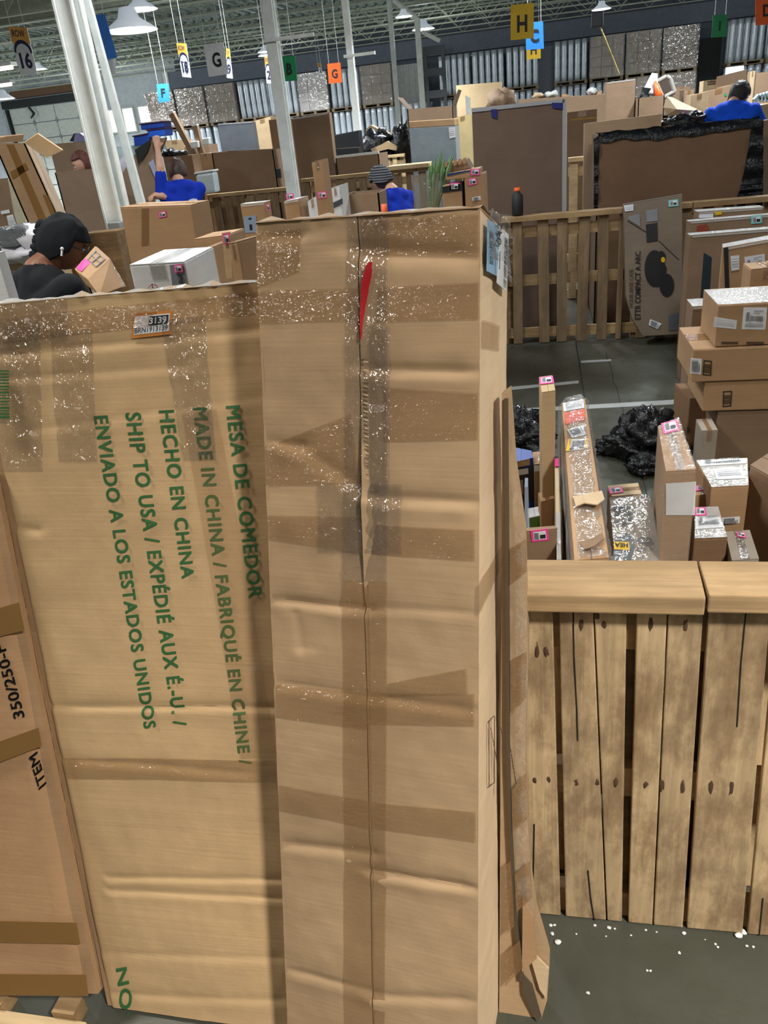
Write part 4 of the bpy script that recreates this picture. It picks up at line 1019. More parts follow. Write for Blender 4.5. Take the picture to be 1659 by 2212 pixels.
# grey printed flat box with the upside-down yellow label
GP = plain('grey_print', srgb(92, 98, 104), .6)
P = [atz(1318, 1080, .62), atz(1402, 1073, .62)]; z0 = .62
q = [P[0], P[1], at(1445, 1262, P[1].y - .42), at(1334, 1262, P[0].y - .42)]
t = thing('printed_flat_box', 'grey printed flat box with a yellow label lying upside down', 'box', ((q[2] + q[3]) / 2).xy.to_3d())
nn = qnorm(q); mb = MB(); mb.hexa(q + [p - nn * .10 for p in q], KG); mb.build('body', t, bevel=.005)
mb = MB(); c = sum(q, Vector()) / 4; mb.slab([c + (p - c) * 1.03 + nn * .003 for p in q], nn, .004, WRAP); mb.build('stretch_wrap', t)
PLp = (q[0], nn); Q = lambda *pts: [onp(x, y, PLp) for x, y in pts]
mb = MB(); mb.prism([p + nn * .005 for p in Q((1322, 1215), (1328, 1168), (1350, 1152), (1366, 1160), (1372, 1182), (1362, 1212))], nn * .002, GP); mb.build('print', t)
for (x, y, rx, ry) in ((1392, 1170, 16, 7), (1386, 1190, 11, 5)):
    mb = MB(); k = 20; c = [(x + rx * math.cos(2 * math.pi * i / k), y + ry * math.sin(2 * math.pi * i / k)) for i in range(k)]; c2 = [(x + rx * .75 * math.cos(2 * math.pi * i / k), y + ry * .65 * math.sin(2 * math.pi * i / k)) for i in range(k)]
    A, B = [onp(*p, PLp) + nn * .007 for p in c], [onp(*p, PLp) + nn * .007 for p in c2]
    mb.add(A + B, [(i, (i + 1) % k, (i + 1) % k + k, i + k) for i in range(k)], GP); mb.build('print', t)
qq = Q((1326, 1174), (1358, 1175), (1359, 1192), (1326, 1190)); wl_ = decal(t, 'warning_label', qq, [(0, 0, 1, 1, SYL)], lift=.009, label='yellow label with black letters')
text(wl_, 'HEA', [qq[2] + (qq[3] - qq[2]) * .08 + (qq[1] - qq[2]) * .22, qq[2] + (qq[3] - qq[2]) * .95 + (qq[0] - qq[3]) * .22, qq[1] + (qq[0] - qq[1]) * .95 + (qq[3] - qq[0]) * .2, qq[1] + (qq[0] - qq[1]) * .08 + (qq[2] - qq[1]) * .2], INK, lift=.012, bold=.02)
for (x, y) in ((1323, 1098), (1337, 1098), (1352, 1097), (1326, 1113), (1328, 1128), (1355, 1108), (1357, 1122), (1344, 1130)):
    decal(t, 'print', Q((x, y), (x + 8, y - 1), (x + 8, y + 5), (x, y + 6)), [(0, 0, 1, 1, GP)], lift=.008)
top_box('low_carton', 'tan carton with a pink label half behind the printed flat box', [(1322, 1074), (1386, 1068), (1378, 1044), (1312, 1050)], .45, 0, K6, stick=[([(1313, 1056), (1342, 1052), (1347, 1064), (1318, 1068)], S_pink())])
top_box('labelled_carton', 'carton with a white address sheet and shiny tape on top', [(1536, 1054), (1618, 1050), (1616, 991), (1502, 996)], .62, 0, K2, tape='f', stick=[([(1540, 1014), (1601, 1010), (1610, 1034), (1548, 1037)], S_white()), ([(1505, 998), (1612, 992), (1612, 1002), (1512, 1008)], S_ship())], fstick=[([(1559, 1118), (1598, 1115), (1597, 1129), (1560, 1131)], S_bar())])
top_box('small_carton', 'small carton with pink label squeezed beside the banded carton', [(1500, 1072), (1537, 1068), (1532, 1046), (1500, 1050)], .56, 0, K2, tape='w', stick=[([(1500, 1052), (1532, 1048), (1535, 1057), (1502, 1062)], S_pink())])
top_box('shiny_carton', 'low carton covered with shiny tape and a pink label', [(1499, 1165), (1572, 1162), (1552, 1096), (1500, 1098)], .55, 0, K5, tape='f', stick=[([(1501, 1098), (1523, 1097), (1527, 1114), (1501, 1115)], S_pink()), ([(1503, 1120), (1556, 1118), (1562, 1140), (1502, 1144)], S_ship())])
top_box('taped_low_carton', 'taped low carton with a dark label between the shiny carton and the tall open one', [(1580, 1212), (1640, 1208), (1620, 1146), (1566, 1150)], .50, 0, KG, tape='w', stick=[([(1590, 1150), (1610, 1153), (1612, 1163), (1593, 1160)], S_pink())])
top_box('edge_carton_near', 'tall brown carton cut by the right edge behind the near fence', [(1620, 1006), (1700, 1052), (1770, 1004), (1672, 972)], .66, 0, K3, tape=None)
# items left of the long wrapped box
top_box('pink_label_carton', 'grey-brown carton with a pink label just behind the near fence', [(1126, 1150), (1205, 1143), (1200, 1137), (1124, 1143)], .72, 0, K3, tape=None, fstick=[([(1146, 1146), (1183, 1141), (1186, 1166), (1148, 1170)], S_pink())])
t = top_box('game_box', 'blue boxed product with picture panels behind the torn carton', [(1098, 1002), (1152, 990), (1149, 975), (1104, 966)], .55, 0, plain('blue_card', srgb(30, 70, 160), .4), tape=None)
pl, q, b = t_pl[t.name]
decal(t, 'print', [onp(x, y, pl) for x, y in ((1100, 1000), (1144, 990), (1144, 1004), (1102, 1012))], [(0, 0, 1, 1, PP)], lift=.003)
decal(t, 'print', [onp(x, y, pl) for x, y in ((1100, 1014), (1150, 1006), (1152, 1080), (1104, 1090))], [(0, 0, 1, 1, plain('dark_print', (.03, .025, .04, 1), .5)), (.1, .04, .8, .2, PAPER), (.15, .34, .55, .75, plain('photo_print', (.45, .36, .34, 1), .5)), (.1, .72, .5, 1, SBD)], lift=.003)
decal(t, 'label_sticker', [onp(x, y, pl) for x, y in ((1108, 1052), (1125, 1050), (1126, 1066), (1110, 1068))], S_pink(), lift=.006)
top_box('taped_tan_carton', 'tan carton with a strip of white tape next to the narrow carton', [(1153, 1005), (1181, 1000), (1174, 975), (1150, 978)], .52, 0, K2, fstick=[([(1153, 1006), (1180, 1005), (1180, 1016), (1154, 1018)], [(0, 0, 1, 1, PAPER)])])
top_box('white_green_box', 'small white and green box in the bin', [(1142, 1120), (1170, 1114), (1166, 1095), (1139, 1100)], .42, 0, plain('white_card', srgb(210, 214, 220), .5), tape=None, fstick=[([(1142, 1121), (1170, 1115), (1171, 1136), (1145, 1140)], [(0, 0, 1, 1, plain('leaf_green', srgb(96, 150, 60), .5))])])
top_box('kraft_paper_carton', 'plain kraft carton behind the pink label carton', [(1168, 1085), (1198, 1078), (1194, 1060), (1162, 1066)], .5, 0, K2)
t = thing('clear_sleeve', 'clear plastic sleeve standing between the game box and the white and green box', 'sleeve', atz(1136, 1140))
P0 = [at(1133, 1052, 2.55), at(1140, 1052, 2.55), at(1147, 1142, 2.5), at(1131, 1142, 2.5)]
for k in (2, 3): P0[k].z = .002
mb = MB(); mb.hexa(P0 + [p + Vector((0, .08, 0)) for p in P0], film('blue_clear', (.5, .6, .75, 1), .35, .08, 8, .4)); mb.build('sleeve', t)
t = thing('flat_board', 'thin wrapped board on edge along the long wrapped box', 'board', atz(1200, 1150, 0))
P0 = [atz(x, y, .66) for x, y in ((1203, 1212), (1212, 1212), (1207, 992), (1198, 994))]
mb = MB(); mb.hexa([P0[0], P0[1], Vector((P0[1].x, P0[1].y, 0)), Vector((P0[0].x, P0[0].y, 0)), P0[3], P0[2], Vector((P0[2].x, P0[2].y, 0)), Vector((P0[3].x, P0[3].y, 0))], K6); mb.build('board', t, bevel=.003)
mb = MB(); c = [p + Vector((0, 0, .004)) for p in P0]; mb.slab([c[0], c[1], c[1].lerp(c[2], .4), c[0].lerp(c[3], .4)], Vector((0, 0, 1)), .002, FOIL); mb.build('tape', t); mb = MB(); mb.slab([c[3].lerp(c[0], .1), c[2].lerp(c[1], .1), c[2], c[3]], Vector((0, 0, 1)), .002, PINK); mb.build('label_sticker', t)
# black rubbish bags
def bag(label, parts):
    c = atz(*parts[0][:2]); t = thing('black_bag', label, 'plastic bag', c)
    mb = MB()
    for i, (px, py, r1, r2, r3) in enumerate(parts):
        p = atz(px, py); mb.blob(p + Vector((0, 0, r3 * .8)), (r1, r2, r3), BLK, 48, .42, i * 3.1, freq=2.6)
    mb.build('bag', t)
bag('crumpled black plastic bag beyond the game box at the left of the bin', [(1128, 975, .16, .16, .15), (1160, 985, .12, .12, .10)])
bag('crumpled black plastic bag spread on the floor beside the banded carton', [(1400, 985, .17, .14, .16), (1360, 985, .14, .12, .10), (1320, 978, .10, .08, .05), (1400, 1020, .12, .1, .06)])

# ================================================================== RIGHT STACK
sY = 4.32
pj = at(1550, 887, sY).z; pi = at(1523, 822, sY).z; ph = at(1492, 752, sY).z; pg = at(1540, 659, sY).z
carton('stacked_carton', 'bottom plain carton of the right-hand stack on the floor', [(1551, 888), (1800, 884)], sY, .5, 0, mat=K3)
x0 = at(1523, 822, sY).x
def stk(label, px, z0, z1, y, dep, mat, stick=(), tape='c', yaw=0, x1=None):
    a = at(px, 800, sY).x; a_ = Vector((a, y, 0)); n_ = 'stacked_carton'
    b_ = x1 or a + .75
    t = thing(n_, label, 'box', ((a + b_) / 2, y + dep / 2, z0))
    q = [Vector((a, y, z1)), Vector((b_, y, z1)), Vector((b_, y, z0)), Vector((a, y, z0))]
    b = [p + Vector((0, dep, 0)) for p in q]
    mb = MB(); mb.hexa(q + b, mat); mb.build('body', t, bevel=.006)
    for k in (0, 1):
        mb = MB(); mb.slab([q[0].lerp(b[0], .5 * k + .01), q[1].lerp(b[1], .5 * k + .01), q[1].lerp(b[1], .5 * k + .49), q[0].lerp(b[0], .5 * k + .49)], Vector((0, 0, 1)), .002, mat); mb.build('top_flap', t)
    lo, hi, tm = (.36, .64, TAPE) if tape == 'c' else (.02, .95, FOIL)
    mb = MB(); mb.slab([p + Vector((0, 0, .0025)) for p in (q[0].lerp(b[0], lo), q[1].lerp(b[1], lo), q[1].lerp(b[1], hi), q[0].lerp(b[0], hi))], Vector((0, 0, 1)), .001, tm); mb.build('tape', t)
    pl = (q[0], Vector((0, -1, 0)))
    for pts, rects in stick: decal(t, 'label_sticker' if rects[0][4] is PAPER else 'print', [onp(x, y2, pl) for x, y2 in pts], rects, lift=.003)
    return t
STAMP = [(0, 0, 1, .06, INK), (0, .94, 1, 1, INK), (0, 0, .1, 1, INK), (.9, 0, 1, 1, INK), (.1, .25, .9, .48, BINK), (.1, .55, .9, .8, BINK)]
stk('carton with a brown handling stamp, second of the right-hand stack', 1523, pj + .006, pi, sY - .02, .5, K2, [([(1562, 845), (1581, 844), (1579, 877), (1561, 879)], STAMP)])
stk('long carton with a barcode label and stamp, third of the right-hand stack', 1492, pi + .006, ph, sY - .04, .5, K2, [([(1492, 773), (1516, 775), (1514, 809), (1490, 806)], S_bar()), ([(1520, 778), (1537, 779), (1536, 811), (1518, 810)], STAMP)])
t = stk('carton with two white shipping labels and shiny tape on top of the right-hand stack', 1537, ph + .006, pg, sY - .02, .42, K2, [([(1543, 684), (1592, 692), (1590, 711), (1541, 706)], S_white()), ([(1606, 664), (1657, 664), (1653, 712), (1602, 711)], S_ship()), ([(1558, 738), (1594, 738), (1594, 743), (1558, 743)], [(0, 0, 1, 1, BINK)]), ([(1612, 738), (1650, 738), (1650, 744), (1612, 744)], [(0, 0, 1, 1, BINK)])], tape='f')
carton('side_carton', 'dark carton with blue print standing left of the stack base', [(1490, 862), (1549, 860)], 4.62, .3, 0, yaw=-8, mat=K5, tape='w')
carton('small_floor_carton', 'small pale carton on the floor in front of the dark side carton', [(1516, 932), (1551, 930)], 4.12, .18, 0, mat=KG, tape='c')
carton('upright_carton', 'upright taped carton at the left of the stack top', [(1496, 664), (1534, 662)], 4.95, .22, 0, mat=K3, tape='f')
# tall flat cartons standing behind the stack
carton('flat_carton', 'tall flat carton with a red print and teal label, second behind the stack', [(1487, 480), (1690, 463)], 6.5, .10, 0, mat=K3, tape='f', stick=[([(1622, 466), (1646, 464), (1646, 482), (1622, 484)], S_pink(TEAL)), ([(1505, 488), (1527, 483), (1533, 500), (1505, 502)], [(0, 0, 1, 1, plain('red_print', srgb(140, 62, 40), .7))])])
carton('flat_carton', 'tall flat carton nearest the stack with a pale taped top edge', [(1490, 510), (1690, 494)], 6.0, .12, 0, mat=K3, tape='f')
carton('flat_carton', 'flat carton with a pale lid and yellow sticker, rearmost behind the stack', [(1506, 459), (1651, 449)], 6.85, .16, 0, mat=K3, tape='f', stick=[([(1544, 458), (1559, 456), (1559, 463), (1544, 465)], [(0, 0, 1, 1, SYL)]), ([(1510, 463), (1541, 461), (1540, 470), (1509, 471)], [(0, 0, 1, 1, PAPER)])])
t = carton('strapped_carton', 'carton with a black strap and white labels above the stack', [(1561, 537), (1720, 508)], 5.35, .16, 0, yaw=10, mat=K2, tape='f', stick=[([(1578, 553), (1597, 551), (1597, 582), (1580, 585)], S_white()), ([(1608, 555), (1652, 548), (1653, 577), (1610, 595)], S_ship()), ([(1563, 535), (1573, 533), (1576, 640), (1567, 640)], [(0, 0, 1, 1, INK)])])
t = poly_thing('dark_sleeve', 'dark teal slab leaning between the flat cartons and the strapped carton', 'slab', [(1521, 546), (1538, 556), (1536, 690), (1512, 690)], 5.6, .02, plain('dark_teal', (.012, .035, .05, 1), .35)); 
to_floor(t, 2)
carton('front_small_carton', 'small carton with a folded lid leaning before the strapped carton', [(1622, 583), (1700, 575)], 4.9, .2, 0, mat=K2)

# ---------------- printed bike-trainer style carton leaning on the far fence
MK = card('kraft_print', (.215, .165, .122, 1))
BPl = lean_plane(6.95, 9, 0); BPl = (at(1420, 722, 7.0).xy.to_3d() + Vector((0, 0, .02)), BPl[1])
bq = [onp(1347, 441, BPl), onp(1474, 420, BPl), onp(1476, 722, BPl), onp(1386, 726, BPl)]
t = thing('printed_carton', 'tall brown carton printed with a black exercise machine, leaning on the far fence', 'box', ((bq[2] + bq[3]) / 2).xy.to_3d())
mb = MB(); bn = BPl[1]
pts = [onp(x, y, BPl) for x, y in ((1347, 441), (1474, 420), (1476, 722), (1388, 727), (1366, 690), (1352, 640))]
mb.prism(pts, -bn * .09, MK); mb.build('body', t, bevel=.008)
mb = MB(); mb.slab([bq[0] - bn * .088, bq[1] - bn * .088, bq[1] + bn * .004, bq[0] + bn * .004], Vector((0, 0, 1)), .004, FOIL); mb.build('tape', t)
BQ = lambda pts: [onp(x, y, BPl) for x, y in pts]
BL_ = plain('machine_print', (.012, .012, .014, 1), .5)
def pr(pts, m, l=.004): mb = MB(); mb.prism([p + bn * l for p in BQ(pts)], bn * .0012, m); mb.build('print', t)
pr([(1395, 455), (1420, 451), (1421, 477), (1396, 480)], GINK); pr([(1395, 485), (1420, 481), (1421, 520), (1397, 524)], INK)
pr([(1357, 468), (1382, 462), (1383, 490), (1357, 474)], GINK)
k = 18
pr([(1418 + 22 * math.cos(2 * math.pi * i / k) - (4 if i > 4 else 0), 580 + 40 * math.sin(2 * math.pi * i / k)) for i in range(k)], BL_)
pr([(1428 + 10 * math.cos(2 * math.pi * i / k), 556 + 14 * math.sin(2 * math.pi * i / k)) for i in range(k)], BL_, .0045)
pr([(1440 + 16 * math.cos(2 * math.pi * i / k), 616 + 25 * math.sin(2 * math.pi * i / k)) for i in range(k)], BL_, .005)
pr([(1432 + 4.5 * math.cos(2 * math.pi * i / 12), 561 + 6 * math.sin(2 * math.pi * i / 12)) for i in range(12)], SYL, .0065)
for (xa, ya, xb, yb) in ((1356, 476, 1395, 500), (1424, 520, 1466, 560)):
    pr([(xa, ya), (xb, yb), (xb, yb + 2), (xa, ya + 2)], INK)
text(t, 'ETTR COMPACT A ARC', [BQ([(1371, 690)])[0], BQ([(1372, 544)])[0], BQ([(1384, 542)])[0], BQ([(1384, 690)])[0]], INK, lift=.006, bold=.02)
text(t, 'HOUR BASE CASE', [BQ([(1359, 664)])[0], BQ([(1359, 582)])[0], BQ([(1368, 580)])[0], BQ([(1368, 663)])[0]], BINK, lift=.006, bold=.02)
decal(t, 'label_sticker', BQ([(1404, 689), (1429, 699), (1420, 711), (1401, 702)]), S_bar(), lift=.007)
decal(t, 'label_sticker', BQ([(1347, 444), (1368, 441), (1368, 455), (1350, 457)]), S_white(), lift=.007)
decal(t, 'label_sticker', BQ([(1443, 433), (1465, 430), (1465, 445), (1444, 447)]), S_pink(TEAL), lift=.007)
decal(t, 'print', BQ([(1444, 680), (1474, 674), (1474, 712), (1444, 714)]), [(0, 0, 1, 1, plain('blue_grey_print', (.10, .115, .14, 1), .6))], lift=.006)

# ================================================================== FAR PALLET FENCES
def fence(label, Y, xl, xr, top, pitch, wslat, tk=.02, mats=(PW2, PR), rails=(.45, .06), cap=.13, slats=None, capmat=None, skip=()):
    t = thing('pallet_fence', label, 'fence', ((xl + xr) / 2, Y, 0))
    if slats: L = slats
    else:
        n = int((xr - xl) / pitch); L = [(xl + pitch * i + .01, xl + pitch * i + .01 + wslat) for i in range(n)]
    for i, (a, b_) in enumerate(L):
        if i in skip: continue
        mb = MB(); d = .006 * math.sin(i * 2.1); mb.hexa([(a + d, Y, top - .05), (b_ + d, Y, top - .05), (b_ - d, Y, .006), (a - d, Y, .006), (a + d, Y + tk, top - .05), (b_ + d, Y + tk, top - .05), (b_ - d, Y + tk, .006), (a - d, Y + tk, .006)], mats[0]); mb.build('slat', t, bevel=.003)
    for z in rails + (top - .14,):
        mb = MB(); mb.box((xl, Y + tk + .002, z - .045), (xr, Y + tk + .04, z + .045), mats[1]); mb.build('rail', t)
    x = xl
    while x < xr - .1:
        e = min(x + 1.6, xr); mb = MB(); mb.box((x, Y - .03, top - .045), (e - .006, Y - .03 + cap, top), capmat or mats[1]); mb.build('top_board', t, bevel=.004); x += 1.6
    k = 0
    for x in (xl + .02, (xl + xr) / 2, xr - .1):
        mb = MB(); mb.box((x, Y + tk + .042, 0), (x + .08, Y + tk + .12, top - .05), mats[1]); mb.build('post', t)
    return t
fa = 7.3
sl = [(at(a, 600, fa).x, at(b_, 600, fa).x) for a, b_ in ((1086, 1096), (1108, 1128), (1163, 1186), (1203, 1225), (1248, 1271), (1291, 1313), (1334, 1346), (1380, 1402), (1420, 1442), (1462, 1484), (1505, 1528), (1550, 1572), (1595, 1617), (1640, 1660))]
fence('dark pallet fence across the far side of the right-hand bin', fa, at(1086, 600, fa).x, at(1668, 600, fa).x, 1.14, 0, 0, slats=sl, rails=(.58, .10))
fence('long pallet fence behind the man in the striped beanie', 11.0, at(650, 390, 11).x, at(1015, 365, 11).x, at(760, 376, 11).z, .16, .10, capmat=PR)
fence('pallet fence at the left below the white plastic tub', 11.05, at(405, 430, 11).x, at(640, 405, 11).x, at(520, 414, 11).z, .17, .11)
fence('pale pallet fence far behind the striped beanie', 14.5, at(815, 340, 14.5).x, at(874, 335, 14.5).x, at(850, 334, 14.5).z, .13, .075, mats=(PP, PP), capmat=PP)  # pale pine for every part of this fence
t = thing('pale_plank', 'broad pale plank lying on the long pallet fence', 'plank', at(880, 372, 10.95))
a, b_ = at(838, 378, 10.9), at(928, 366, 10.9); z = at(760, 376, 11).z + .002
mb = MB(); mb.box((a.x, 10.86, z), (b_.x, 11.28, z + .05), PP); mb.build('plank', t, bevel=.004)
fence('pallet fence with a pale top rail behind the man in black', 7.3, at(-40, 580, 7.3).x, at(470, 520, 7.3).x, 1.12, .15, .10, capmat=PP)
fence('short pallet fence seen right of the big flat brown panel', 9.2, at(1228, 330, 9.2).x, at(1320, 330, 9.2).x, at(1260, 338, 9.2).z, .2, .09, mats=(PP, PP), capmat=PP)

# ================================================================== BEHIND THE FAR FENCE (right)
t = thing('flat_panel_carton', 'huge flat dark brown carton with blue tape corners behind the far fence', 'box', at(1120, 470, 7.75).xy.to_3d())
fq = [at(1019, 236, 7.75), at(1221, 215, 7.75)]; fq += [Vector((at(1222, 450, 7.75).x, 7.75, .004)), Vector((at(1026, 460, 7.75).x, 7.75, .004))]
FPL = (fq[0], Vector((0, -1, 0))); mb = MB(); mb.hexa(fq + [p + Vector((0, .14, 0)) for p in fq], card('kraft_flat', (.155, .102, .072, 1))); mb.build('body', t, bevel=.01)
GW = film('grey_edge_wrap', (.42, .43, .46, 1), .8, .15, 14, .6)
mb = MB()
for pts in ([(1018, 234), (1222, 213), (1222, 221), (1019, 243)], [(1215, 215), (1223, 214), (1223, 462), (1214, 462)]):
    mb.slab([onp(x, y, FPL) + Vector((0, -.003, 0)) for x, y in pts], Vector((0, -1, 0)), .006, GW)
mb.build('edge_wrap', t)
for pts in ([(1061, 236), (1074, 236), (1074, 257), (1062, 253)], [(1192, 222), (1216, 222), (1216, 237), (1193, 233)]):
    decal(t, 'blue_tape', [onp(x, y, FPL) for x, y in pts], [(0, 0, 1, 1, plain('blue_tape', srgb(24, 34, 110), .5))], lift=.011)
p = at(1118, 468, 7.32); z = 1.142
t = thing('dark_bottle', 'black spray bottle with orange cap standing on the far fence', 'bottle', (p.x, 7.33, z))
mb = MB(); h = at(1118, 405, 7.33).z - z
mb.lathe([(0, 0), (.045, 0), (.05, .02), (.05, h * .72), (.022, h * .84), (.022, h * .9)], (p.x, 7.33, z), INK); mb.build('body', t)
mb = MB(); mb.lathe([(.026, h * .88), (.026, h), (0, h)], (p.x, 7.33, z), SOR); mb.build('cap', t)
# open gaylord lined with black plastic
t = open_carton('lined_open_carton', 'wide open brown carton lined with black plastic behind the far fence', [(1292, 292), (1640, 258)], 7.95, .9, 0, mat=card('kraft_gaylord', (.175, .10, .056, 1)), flap=0)
pl, q, b = t_pl[t.name]
mb = MB(); k = 40
for i in range(k):
    u0, u1 = i / k, (i + 1) / k; f = lambda u: q[0].lerp(q[1], u)
    d0 = .05 + .03 * noise.noise(Vector((u0 * 9, 0, 0))) + .03 * math.sin(u0 * 3.1); d1 = .05 + .03 * noise.noise(Vector((u1 * 9, 0, 0))) + .03 * math.sin(u1 * 3.1)
    A, B = f(u0), f(u1); O = Vector((0, -.012, 0)); I = Vector((0, .12, 0)); H_ = Vector((0, 0, .02 + .022 * noise.noise(Vector((i * .31, 2, 0))))); H2 = Vector((0, 0, .02 + .022 * noise.noise(Vector(((i + 1) * .31, 2, 0)))))
    mb.add([A + O - Vector((0, 0, d0)), B + O - Vector((0, 0, d1)), B + O * .5 + H2, A + O * .5 + H_, B + I - Vector((0, 0, .15)), A + I - Vector((0, 0, .15))], [(0, 1, 2, 3), (3, 2, 4, 5)], BLK, True)
mb.build('bag_liner', t)
mb = MB()
def strip(pts, n=14):
    for (a0, a1), (b0, b1) in zip(pts, pts[1:]):
        for s in range(n):
            f0, f1 = s / n, (s + 1) / n; w = lambda f: Vector((0, -.015 - .012 * math.sin(f * 9 + a0[1]), 0))
            P = [onp(a0[0] + (b0[0] - a0[0]) * f0, a0[1] + (b0[1] - a0[1]) * f0, pl) + w(f0), onp(a1[0] + (b1[0] - a1[0]) * f0, a1[1] + (b1[1] - a1[1]) * f0, pl) + w(f0), onp(a1[0] + (b1[0] - a1[0]) * f1, a1[1] + (b1[1] - a1[1]) * f1, pl) + w(f1), onp(a0[0] + (b0[0] - a0[0]) * f1, a0[1] + (b0[1] - a0[1]) * f1, pl) + w(f1)]
            mb.add(P, [(0, 1, 2, 3)], BLK, True)
strip([((1625, 258), (1648, 258)), ((1614, 330), (1648, 330)), ((1600, 400), (1648, 395)), ((1592, 425), (1647, 420)), ((1592, 452), (1647, 452))])
mb.build('hanging_plastic', t); mb = MB()
strip([((1282, 300), (1296, 292)), ((1283, 380), (1292, 380)), ((1282, 455), (1291, 455))])
mb.build('hanging_plastic', t)
carton('long_tan_carton', 'long tan carton edge rising behind the lined open carton', [(1262, 268), (1430, 247)], 9.0, .1, 0, mat=card('kraft_bright', (.52, .37, .235, 1)), tape=None)
carton('yellow_tape_carton', 'tall carton with a yellow tape line behind the short pale fence', [(1225, 244), (1290, 236)], 10.6, .5, 0, mat=K3, tape='c', stick=[([(1230, 257), (1288, 252), (1288, 256), (1230, 261)], [(0, 0, 1, 1, plain('yellow_tape', srgb(180, 140, 60), .5))])])
carton('white_top_carton', 'tall brown carton with a white top edge under the hoist cable', [(1310, 179), (1373, 171)], 12.5, .3, 0, mat=K3, tape='f')
t = open_carton('oddments_carton', 'open carton holding an orange bottle and a white cone lamp', [(1379, 212), (1436, 205)], 12.2, .7, 0, mat=K3, flap=0)
zc = at(1400, 215, 12.4).z
def cone(name, label, cat, px, py, Y, r, h, m, rot=0):
    p = at(px, py, Y); t = thing(name, label, cat, p); mb = MB(); M = Matrix.Rotation(R(rot), 3, 'Y')
    mb.lathe([(0, 0), (r, 0), (r * .95, h * .15), (r * .35, h), (0, h)], p, m, 14, M); mb.build('body', t); return t
cone('cone_lamp', 'white cone lamp shade sticking out of the oddments carton', 'lamp shade', 1403, 205, 12.5, .11, .26, plain('shade_white', srgb(200, 204, 210), .4), 12)
cone('orange_bottle', 'bright orange bottle lying in the oddments carton', 'bottle', 1424, 208, 12.4, .05, .2, plain('neon_orange', srgb(255, 96, 30), .4), -20)
p = at(1392, 208, 12.3); t = thing('black_hose', 'tangle of black tool parts in the oddments carton', 'tool', p)
mb = MB()
for (a, b_) in (((1383, 206), (1398, 214)), ((1398, 190), (1392, 214)), ((1386, 214), (1402, 206))): mb.tube(at(*a, 12.45), at(*b_, 12.45), .07, .05, mat=INK)
mb.build('parts', t)
p = at(1440, 205, 12.9); t = thing('wire_basket', 'grey framed laundry basket tilted behind the oddments carton', 'basket', p)
mb = MB(); ptsb = [(1417, 178), (1440, 165), (1448, 170), (1457, 198), (1432, 212), (1417, 178)]
for a, b_ in zip(ptsb, ptsb[1:]): mb.tube(at(*a, 12.9), at(*b_, 12.9), .03, mat=plain('grey_frame', srgb(150, 146, 140), .5))
mb.build('frame', t); mb = MB(); mb.prism([at(x, y, 13.1) for x, y in ((1420, 180), (1440, 168), (1452, 196), (1432, 208))], Vector((0, .1, 0)), plain('basket_dark', srgb(70, 56, 46), .8)); mb.build('liner', t)
# crumpled kraft paper bag
p = at(1470, 240, 9.7); t = thing('kraft_paper', 'crumpled sheet of pale kraft paper above the black plastic', 'paper', p)
mb = MB(); poly = [(1433, 232), (1441, 208), (1452, 210), (1480, 224), (1516, 240), (1500, 252), (1465, 256), (1440, 248)]
c = at(1462, 236, 9.5)
for (a, b_) in zip(poly, poly[1:] + poly[:1]): mb.add([c, at(*a, 9.8), at(*b_, 9.8)], [(0, 1, 2)], K6); mb.add([c + Vector((0, .12, .0)), at(*b_, 9.8), at(*a, 9.8)], [(0, 1, 2)], K6)
mb.build('sheet', t)
t = thing('black_bag', 'black plastic bag bulging behind the lined open carton', 'plastic bag', at(1480, 262, 9.2)); mb = MB(); mb.blob(at(1468, 266, 9.1), (.20, .1, .07), BLK, 30, .4, 2, freq=2.6); mb.blob(at(1503, 256, 9.1), (.10, .09, .06), BLK, 26, .4, 5, freq=2.6); mb.build('bag', t)
for nm, lb, fr, Y, dp, m in [
    ('paper_carton', 'pale kraft carton behind the crumpled paper', [(1493, 206), (1530, 199)], 11.5, .4, K6), ('green_dot_carton', 'brown carton with a small green sticker near the man at the right', [(1524, 199), (1582, 184)], 12.3, .4, K3),
    ('tan_low_carton', 'plain tan carton left of the man in blue at the right', [(1538, 234), (1584, 226)], 10.4, .35, K4), ('sign_carton', 'orange-brown carton with dark lettering far right', [(1520, 175), (1560, 171)], 16.5, .4, K4),
    ('edge_carton', 'large brown carton cut by the right edge under a rack', [(1634, 158), (1720, 150)], 12.6, .6, K3), ('edge_low_carton', 'tan carton at the right edge beside the man in blue', [(1640, 228), (1720, 216)], 10.6, .5, K4),
    ('post_carton', 'narrow pale carton standing before the brown one at the right edge', [(1621, 155), (1632, 153)], 12.0, .15, K6), ('dark_corner_carton', 'brown carton filling the right edge below the man in blue', [(1646, 262), (1720, 254)], 8.6, .3, K3),
    ('roof_carton', 'wide brown carton slanting up behind the green dot carton', [(1478, 196), (1500, 193)], 13.2, .4, K3), ('shelf_carton', 'dark brown carton low behind the basket', [(1455, 190), (1492, 186)], 14, .4, K3)]:
    st = [([(1565, 202), (1570, 201), (1570, 207), (1565, 208)], [(0, 0, 1, 1, SGR)])] if 'green' in nm else []
    carton(nm, lb, fr, Y, dp, 0, mat=m, stick=st)
t = open_carton('flap_carton', 'open carton with a raised pale flap behind the man at the right', [(1545, 190), (1610, 174)], 13.6, .5, 0, mat=K3, flap=.15, flap_sides=(0,), tilt=(20, 60, 70, 60))
tt = [o for o in bpy.data.objects if o.name.startswith('sign_carton')][0]; pl, q, b = t_pl[tt.name]
for i in range(2): decal(tt, 'print', [onp(x, y, pl) for x, y in ((1528, 176 + 5 * i), (1552, 174 + 5 * i), (1552, 177 + 5 * i), (1528, 179 + 5 * i))], [(0, 0, 1, 1, BINK)], lift=.004)
